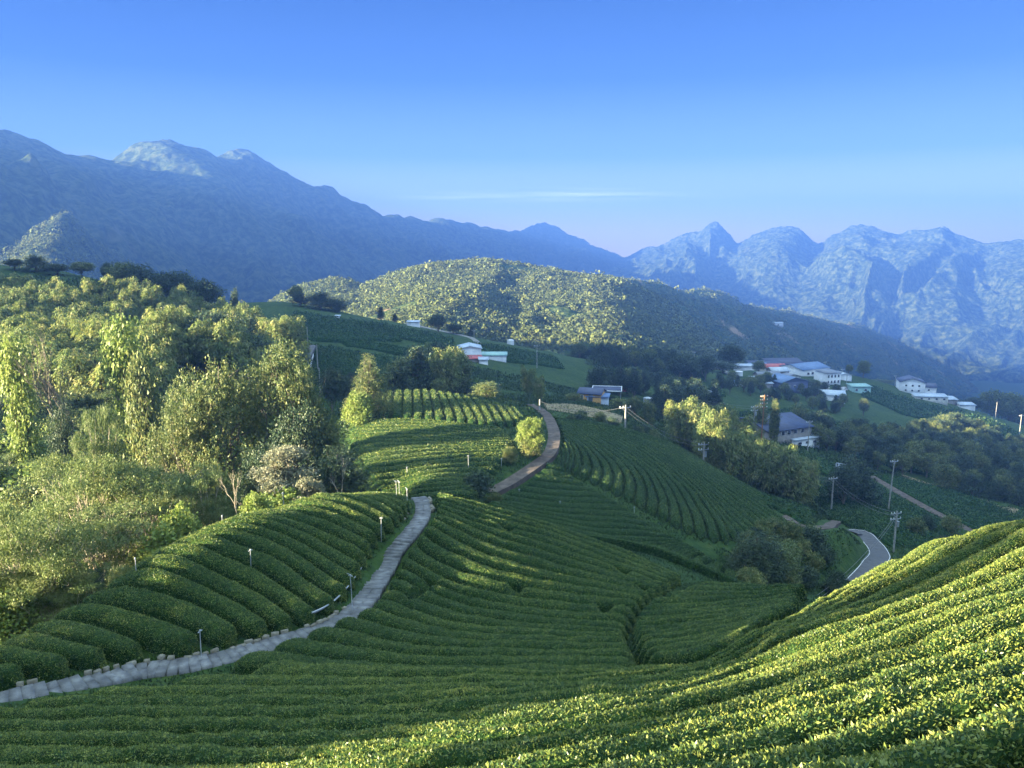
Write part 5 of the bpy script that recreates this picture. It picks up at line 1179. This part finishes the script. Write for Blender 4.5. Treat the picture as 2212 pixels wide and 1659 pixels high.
wire('wood', 'ware', 'wire passing over the warehouse roof', k=2); wire('ware', P3(1860, 975, 190), 'wire running down right of the warehouse', k=1); wire('near', P3(1760, 1290, 80), 'wires from the nearest pole down over the road', k=2); wire('belt', 'mid', 'wires from the tank pole to the bamboo'); wire('mid', 'wood', 'short wires between the two poles behind the bamboo')

# ---------------------------------------------------------------- buildings
def building(name, u, v, t, w, d, h, rz, wall, rf, label, rise=1.2, kind='gable', over=.35, win=(), side=(), cat='building', storeys=1, group=None, door=None):
    """u, v, t: middle of the front wall's foot; the front looks along local -y"""
    if t < 800:
        q = hit(u, v, t * .7, t * 1.4)[0]; z = float(H(*q)); t2 = project([q[0], q[1], z])[2]; p = (q[0], q[1]); sc_ = float(np.clip(t2 / t, .7, 1.4))
    else:                                    # on one of the distant wooded hills: the surface point seen at that pixel
        g_ = (RIDGE if t >= 1000 else HILL)[1].reshape(-1, 3); U_, V_, _ = project(g_); k_ = np.argmin((U_ - u) ** 2 + (V_ - v) ** 2); p = g_[k_]; z = p[2] + 1.5; sc_ = project(p)[2] / t
    r_ = empty(name, (p[0], p[1], z), rz, label, cat, group); r_.scale = [sc_ * {'warehouse': 1.3, 'lean_to': 1.25}.get(name, 1.18 if 300 < t < 800 else 1.05)] * 3
    wb = MB(); wb.box((0, d / 2, h / 2 - 1.5), (w, d, h + 3))
    if kind == 'gable':
        for y in (0.0, d): wb.add([(-w / 2, y, h), (w / 2, y, h), (0, y, h + rise - .05)], [[0, 1, 2]])
    if kind == 'gable_x':
        for x in (-w / 2, w / 2): wb.add([(x, 0, h), (x, d, h), (x, d / 2, h + rise - .05)], [[0, 1, 2]])
    wb.build('wall', wall, r_)
    rb = MB(); th = .12
    def slab(a, b, c, e):
        q = np.array([a, b, c, e], float); n = np.cross(q[1] - q[0], q[3] - q[0]); n /= np.linalg.norm(n)
        if n[2] < 0: n = -n
        V = np.vstack([q, q + n * th]); rb.add(V, [[0, 1, 2, 3], [7, 6, 5, 4], [0, 4, 5, 1], [1, 5, 6, 2], [2, 6, 7, 3], [3, 7, 4, 0]])
    o = over
    if kind == 'gable':
        k = rise / (w / 2); slab((-w / 2 - o, -o, h - k * o + .02), (0, -o, h + rise + .02), (0, d + o, h + rise + .02), (-w / 2 - o, d + o, h - k * o + .02)); slab((w / 2 + o, -o, h - k * o + .02), (0, -o, h + rise + .02), (0, d + o, h + rise + .02), (w / 2 + o, d + o, h - k * o + .02))
    elif kind == 'gable_x':
        k = rise / (d / 2); slab((-w / 2 - o, -o, h - k * o + .02), (w / 2 + o, -o, h - k * o + .02), (w / 2 + o, d / 2, h + rise + .02), (-w / 2 - o, d / 2, h + rise + .02)); slab((-w / 2 - o, d + o, h - k * o + .02), (w / 2 + o, d + o, h - k * o + .02), (w / 2 + o, d / 2, h + rise + .02), (-w / 2 - o, d / 2, h + rise + .02))
    elif kind == 'shed':
        slab((-w / 2 - o, -o, h + .03), (w / 2 + o, -o, h + .03), (w / 2 + o, d + o, h + rise), (-w / 2 - o, d + o, h + rise))
        wb2 = 0
    rb.build('roof', rf, r_)
    if kind != 'flat_none':
        for (x, zc, ww, hh) in win:
            f = MB().box((x, -.03, zc), (ww + .16, .1, hh + .16)).build('window', M_WHITE, r_); MB().box((x, -.09, zc), (ww, .04, hh)).build('pane', G_GLASS, f)
        for (y, zc, ww, hh) in side:
            sx = 1
            f = MB().box((sx * (w / 2 + .03), y, zc), (.1, ww + .16, hh + .16)).build('window', M_WHITE, r_); MB().box((sx * (w / 2 + .09), y, zc), (.04, ww, hh)).build('pane', G_GLASS, f)
        if door: MB().box((door, -.05, 1.0), (1.0, .12, 2.0)).build('door', R_GREY, r_)
    return r_
building('warehouse', 1706, 958, 200, 11.5, 12, 2.9, .45, W_GREY, R_NAVY, 'grey block warehouse with a big navy roof and a row of windows behind the bamboo', 1.6, 'gable_x', win=[(x, 2.3, .7, .7) for x in (-3.6, -2, -.4, 1.3, 3.2)])
building('lean_to', 1743, 966, 194, 7, 3.2, 1.7, .45, M_WHITE, R_LIGHT, 'white annex with a pale flat roof in front of the warehouse', .5, 'shed', win=[(-2, 1.0, .8, .4), (0, 1.0, .8, .4), (2, 1.0, .8, .4)])
building('cottage', 1273, 869, 190, 5.4, 4.5, 2.0, -.35, W_ORANGE, R_NAVY, 'small orange walled house with a navy roof', .9, 'gable_x', win=[(-1.8, 1.1, .6, .9)], cat='house', door=.3)
building('shed', 1290, 873, 178, 4.6, 3, 1.5, -.2, R_LIGHT, R_BLUE, 'pale blue low shed below the orange house', .3, 'shed')
building('shed', 1330, 845, 215, 6, 4, 1.9, .1, R_RED, R_LIGHT, 'low shed with a dark red side behind the carport', .4, 'shed')
cp_ = hit(1310, 864, 140, 260)[0]; cp_ = (cp_[0], cp_[1], float(H(*cp_))); r_ = empty('carport', cp_, -.15, 'open carport with a dark flat roof edged in white on thin posts', 'carport')
MB().box((0, 3.4, 2.55), (8.2, 7.6, .12)).build('roof', R_SOLAR, r_)
eb = MB(); [eb.box((x, 3.4, 2.6), (.22, 8.0, .28)) for x in (-4.2, 4.2)]; [eb.box((0, y, 2.6), (8.18, .22, .28)) for y in (-.5, 7.3)]; eb.build('edge_trim', M_WHITE, r_)
for x in (-4, 4):
    for y in (-.3, 7.1): MB().tube([(x, y, -2), (x, y, 2.5)], .09, 6).build('post', M_STEEL, r_)
def tank(u, v, t, rad, h, mat, label, name='water_tank', lid=True):
    q = hit(u, v, t * .75, t * 1.35)[0]; p = (q[0], q[1], float(H(*q))); r_ = empty(name, p, 0, label, 'tank'); th = np.linspace(0, 2 * math.pi, 33)[:-1]
    mb = MB(); zs = np.linspace(-.6, h, 14)
    g_ = np.array([[((rad + .02 * (k % 2)) * math.cos(a), (rad + .02 * (k % 2)) * math.sin(a), z) for a in np.r_[th, th[0]]] for k, z in enumerate(zs)]); mb.grid(g_, flip=True); mb.build('body', mat, r_)
    lb = MB(); lb.add([(rad * 1.03 * math.cos(a), rad * 1.03 * math.sin(a), h + .01) for a in th] + [(0, 0, h + (.35 if lid else .06))], [[k, (k + 1) % 32, 32] for k in range(32)]); lb.build('lid', mat if lid else R_GREY, r_)
    return r_
tank(362, 784, 128, 1.7, 1.55, M_STEEL, 'round corrugated metal tank in the clearing of the left wood', lid=False)
tank(1399, 875, 208, 1.25, 2.1, M_STEEL, 'round silver tank left of the wood in the middle of the valley')
tank(1103, 740, 300, 1.45, 1.9, M_WHITE, 'white water tank alone in the field on the ridge'); tank(2197, 1005, 232, 1.7, 1.5, M_WHITE, 'white round tank at the right edge of the valley'); tank(1596, 812, 345, 1.7, 2.0, M_WHITE, 'white tank at the left end of the village')
building('shed', 1507, 866, 262, 4.4, 4.5, 2.2, .1, W_DKBLUE, R_BLUE, 'dark blue shed with a blue roof, left of a cream hut', .6, 'shed'); building('hut', 1533, 867, 260, 5.2, 4, 2.0, .05, W_CREAM, R_LIGHT, 'cream hut with a pale blue roof beside the dark blue shed', .7, 'shed', win=[(-1, 1.1, .6, .6), (1.2, 1.1, .6, .6)])
building('factory_shed', 1016, 775, 256, 7, 9, 3.1, .1, M_WHITE, R_LIGHT, 'tall white windowless shed on the ridge among the trees', .8, 'gable'); building('long_shed', 1066, 776, 258, 8.2, 4, 1.1, 0, M_WHITE, R_MINT, 'long low shed with a pale turquoise roof', .6, 'shed'); building('shed', 1045, 788, 250, 2.6, 3, 1.4, .1, M_WHITE, R_LIGHT, 'small white shed below the turquoise roof', .5, 'shed'); building('shed', 1026, 783, 251, 4.2, 4, 1.0, .1, W_GREY, R_RED, 'low shed with a dull red roof in front of the tall white shed', .6, 'shed')
building('hut', 892, 706, 338, 4.4, 3, 1.6, 0, M_WHITE, R_LIGHT, 'small white hut beside the road on the ridge', .4, 'shed'); building('hut', 729, 692, 334, 1.5, 1.5, 1.4, 0, M_WHITE, R_LIGHT, 'tiny white hut under the dark ridge trees', .3, 'shed')
VG = [('solar_shed', 1662, 784, 415, 14, 10, 2.0, .05, W_GREY, R_SOLAR, 'wide shed with a dark solar roof at the back of the village, left one', 1.0, 'shed'), ('solar_shed', 1706, 791, 400, 16, 10, 2.0, .12, W_GREY, R_SOLAR, 'broad shed with a shiny solar roof in the middle of the village', 1.9, 'shed'), ('solar_shed', 1706, 773, 425, 9, 5, 1.6, .1, W_GREY, R_SOLAR, 'topmost dark roofed shed of the village', .8, 'shed'),
      ('house', 1674, 803, 380, 10, 6, 1.8, .1, W_CREAM, R_RED, 'long house with a red roof in the village', 1.0, 'gable_x'), ('house', 1686, 812, 368, 7, 6, 1.8, .1, W_GREY, R_LIGHT, 'house with a pale blue roof below the red one', 1.2, 'gable_x'), ('house', 1664, 823, 352, 9, 6, 1.8, .1, W_GREY, R_GREY, 'house with a grey hipped looking roof left of the dark blue house', 1.3, 'gable_x'),
      ('house', 1714, 826, 350, 6, 5, 2.0, .2, W_CREAM, R_GREY, 'small grey roofed house in the middle of the village', .9, 'gable'), ('house', 1611, 792, 372, 7, 5, 1.8, 0, M_WHITE, R_LIGHT, 'white flat roofed house left of the round topped tree', .3, 'shed'), ('hut', 1518, 788, 385, 3.5, 3, 1.2, 0, M_WHITE, R_LIGHT, 'small white hut at the edge of the wood, left one', .3, 'shed'),
      ('hut', 1536, 788, 385, 3, 3, 1.2, 0, M_WHITE, R_GREY, 'small dark roofed hut at the edge of the wood, right one', .3, 'shed'), ('hut', 1636, 826, 345, 4, 3, 1.4, .1, M_WHITE, R_LIGHT, 'small white hut among trees before the village', .3, 'shed')]
VG += [('house', 1560, 800, 372, 6, 5, 1.8, .1, M_WHITE, R_GREY, 'white house with a grey roof at the left edge of the village', 1.0, 'gable_x'), ('house', 1640, 793, 398, 8, 6, 2.0, .1, W_CREAM, R_BLUE, 'cream house with a blue roof behind the white tank', 1.0, 'gable_x'), ('house', 1738, 800, 400, 9, 7, 2.2, .2, W_GREY, R_NAVY, 'grey house with a navy roof right of the shiny solar roof', 1.1, 'gable_x'),
       ('house', 1826, 822, 392, 6, 6, 2.2, .2, M_WHITE, R_LIGHT, 'small white house at the right end of the village', .9, 'gable'), ('shed', 1652, 838, 340, 6, 4, 1.5, 0, W_GREY, R_LIGHT, 'low grey shed among bushes below the village', .4, 'shed'), ('shed', 1774, 842, 350, 7, 4, 1.7, .2, W_CREAM, R_GREY, 'cream shed left of the two storey house', .5, 'shed'),
       ('hut', 1596, 835, 330, 4, 3, 1.4, .1, M_WHITE, R_BLUE, 'tiny white hut with a blue roof left of the village', .4, 'shed'), ('shed', 2090, 884, 380, 6, 4, 1.6, -.1, M_WHITE, R_LIGHT, 'white shed on the far right spur', .5, 'shed')]
for a in VG: building(*a[:11], rise=a[11], kind=a[12], cat='house' if a[0] == 'house' else 'shed')
building('main_hall', 1762, 814, 372, 16, 13, 3.2, .5, M_WHITE, R_BLUE, 'large village hall with a dark blue roof', 1.6, 'gable_x', win=[(x, 1.6, 1.2, .9) for x in (-4.5, -2, .5, 3, 5)])
building('two_storey_house', 1800, 832, 356, 7, 7, 4.6, .35, M_WHITE, R_GREY, 'two storey white house with rows of windows at the village road', .6, 'shed', win=[(x, z, .7, 1.0) for x in (-2.6, -1, .6, 2.3) for z in (1.3, 3.5)], cat='house')
building('two_tone_house', 1716, 850, 335, 12, 10, 4.2, .35, W_DKBLUE, R_BLUE, 'dark blue gabled house with small white windows', 1.7, 'gable', win=[(-2.6, 2.6, .7, .7), (0, 2.6, .7, .7), (2.6, 2.6, .7, .7)], cat='house'); building('porch', 1733, 852, 329, 5, 2, 1.3, .35, M_WHITE, R_LIGHT, 'white annex at the foot of the dark blue house', .2, 'shed')
building('barn', 1798, 868, 308, 8, 7, 2.2, -.25, M_WHITE, R_LIGHT, 'white barn with a pale roof below the village road', 1.1, 'gable_x', door=1.5)
rm = building('stilt_hut', 1861, 851, 340, 7, 4.5, 2.6, .05, R_MINT, R_MINT, 'mint green hut on a narrow base beside the track', .4, 'shed', win=[(-2, 1.5, .9, .7), (1.5, 1.5, .9, .7)]); 
building('white_house', 1970, 850, 398, 10, 10, 4.8, -.3, M_WHITE, R_NAVY, 'white two storey house with a navy gabled roof on the far spur', 1.6, 'gable', win=[(x, z, .7, .7) for x in (-2.6, 0, 2.6) for z in (1.3, 3.4)], cat='house'); building('white_house', 2003, 848, 402, 7, 7, 3.8, -.3, M_WHITE, R_NAVY, 'white house right of and lower than the navy gabled one', 1.3, 'gable_x', win=[(x, 2.6, .7, .7) for x in (-2, .5)], cat='house')
building('long_shed', 2012, 868, 386, 13, 5, 2.0, -.15, W_CREAM, R_LIGHT, 'long cream shed in front of the white houses', .6, 'shed', win=[(x, 1.2, .8, .6) for x in (-4, -1, 2, 5)]); building('shed', 2052, 872, 388, 6, 5, 1.6, -.1, W_GREY, R_LIGHT, 'grey shed with a skylight roof at the right of the cream shed', .6, 'shed')
building('concrete_shed', 1826, 1026, 158, 3.4, 2.4, 1.2, -.5, M_CONC, R_GREY, 'small concrete shed under the dark spreading tree', .2, 'shed')
building('hill_house', 1226, 598, 925, 14, 8, 3, 0, M_WHITE, R_RED, 'red roofed house on top of the round hill, left one', 1.5, 'gable_x', cat='house'); building('hill_house', 1247, 600, 928, 10, 8, 3, 0, W_CREAM, R_RED, 'red roofed house on top of the round hill, right one', 1.5, 'gable_x', cat='house')
building('ridge_house', 1681, 706, 1000, 12, 8, 3.5, 0, M_WHITE, R_LIGHT, 'pale house alone on the dark ridge behind the village', 1.2, 'gable_x', cat='house')
p = P3(1478, 810, 320); cb_ = MB(); th = np.linspace(0, 2 * math.pi, 25)[:-1]
cb_.prism([(2.3 * math.cos(a), 3.2 * math.sin(a)) for a in th], 0, .35); tag(cb_.build('pond_cover', M_WHITE, loc=(0, 0, 0)), 'flat white oval cover lying in the pale valley field', 'cover').location = (p[0], p[1], float(H(p[0], p[1])) + .6)
# cars by the village road
M_CAR = mat_noise('car_paint', [(0.3, (0.6, 0.6, 0.62)), (0.7, (0.75, 0.75, 0.76))], 2, 0.3, 2, spec=.6); M_TYRE = mat_noise('tyre', [(0.3, (0.02, 0.02, 0.02)), (0.7, (0.04, 0.04, 0.04))], 4, 0.9, 2)
def car(u, v, t, rz, label):
    p = P3(u, v, t); r_ = empty('parked_car', (p[0], p[1], float(H(p[0], p[1])) + .25), rz, label, 'car', 'cars parked by the village road')
    prof = [(-2.1, .3), (-2.1, .85), (-1.2, .95), (-.6, 1.45), (.9, 1.45), (1.5, .98), (2.1, .9), (2.1, .3)]
    b = MB(); n = len(prof); V = [(x, y, z) for y in (-.85, .85) for x, z in prof]; b.add(V, [[i, (i + 1) % n, n + (i + 1) % n, n + i] for i in range(n)])
    for o_ in (0, n): b.add(np.array(V)[o_:o_ + n].tolist() + [(0, V[o_][1], .7)], [[i, (i + 1) % n, n] for i in range(n)])
    b.build('body', M_CAR, r_); w_ = MB(); w_.box((-.9, 0, 1.2), (.06, 1.5, .4), M=None); w_.box((.15, 0, 1.2), (1.3, 1.74, .34)); w_.build('windows', G_GLASS, r_)
    for x in (-1.3, 1.3):
        for y in (-.82, .82): MB().tube([(x, y - .1, .32), (x, y + .1, .32)], .32, 12).build('wheel', M_TYRE, r_)
car(1811, 843, 352, .3, 'pale car parked nearest the two storey house'); car(1822, 840, 356, .5, 'pale car parked right of the other by the village road'); car(1548, 791, 372, 0, 'white car at the end of the field track')

# ---------------------------------------------------------------- sky: thin cirrus streaks far above the haze, and a bird
mc = bpy.data.materials.new('cirrus'); mc.use_nodes = True; nt = mc.node_tree; nt.nodes.remove(nt.nodes['Principled BSDF'])
tr = nt.nodes.new('ShaderNodeBsdfTransparent'); df = nt.nodes.new('ShaderNodeBsdfTranslucent'); df.inputs['Color'].default_value = (.9, .9, .92, 1); ms = nt.nodes.new('ShaderNodeMixShader')
tc = nt.nodes.new('ShaderNodeTexCoord'); mp = nt.nodes.new('ShaderNodeMapping'); mp.inputs['Scale'].default_value = (.0004, .0010, 1); tx = nt.nodes.new('ShaderNodeTexNoise'); tx.inputs['Scale'].default_value = 1.0; tx.inputs['Detail'].default_value = 6; tx.inputs['Distortion'].default_value = .6
nt.links.new(tc.outputs['Object'], mp.inputs[0]); nt.links.new(mp.outputs[0], tx.inputs['Vector']); rc = ramp(nt, [(.40, (0, 0, 0)), (.85, (.55, .55, .55))]); nt.links.new(tx.outputs['Fac'], rc.inputs['Fac'])
gr = nt.nodes.new('ShaderNodeTexGradient'); gr.gradient_type = 'SPHERICAL'; m2 = nt.nodes.new('ShaderNodeMapping'); m2.inputs['Scale'].default_value = (1 / 3600, 1 / 2400, 1); nt.links.new(tc.outputs['Object'], m2.inputs[0]); nt.links.new(m2.outputs[0], gr.inputs[0])
mm = nt.nodes.new('ShaderNodeMath'); mm.operation = 'MULTIPLY'; nt.links.new(rc.outputs['Color'], mm.inputs[0]); nt.links.new(gr.outputs['Fac'], mm.inputs[1]); nt.links.new(mm.outputs[0], ms.inputs[0]); nt.links.new(tr.outputs[0], ms.inputs[1]); nt.links.new(df.outputs[0], ms.inputs[2]); nt.links.new(ms.outputs[0], nt.nodes['Material Output'].inputs['Surface'])
P_ = P3(1200, 425, 14000)
cl = MB().grid(np.stack(np.meshgrid(np.linspace(-3600, 3600, 12), np.linspace(-2400, 2400, 10), [0], indexing='ij'), -1)[:, :, 0]).build('cloud', mc); cl.location = P_; tag(cl, kind='stuff'); 
P_ = P3(1378, 427, 260); bd = MB(); bd.tube([(-.28, 0, 0), (-.1, 0, .02), (.1, 0, .02), (.3, 0, 0)], [.02, .08, .07, .01], 8)
for s_ in (-1, 1): bd.add([(-.1, 0, .02), (.12, 0, .02), (.02, s_ * .35, .16), (-.12, s_ * .62, .05), (-.16, s_ * .3, .13)], [[0, 1, 2], [0, 2, 4], [4, 2, 3]])
b_ = bd.build('bird', W_DKBLUE); b_.location = P_; tag(b_, 'small dark bird high in the sky above the gap between the mountains', 'bird')
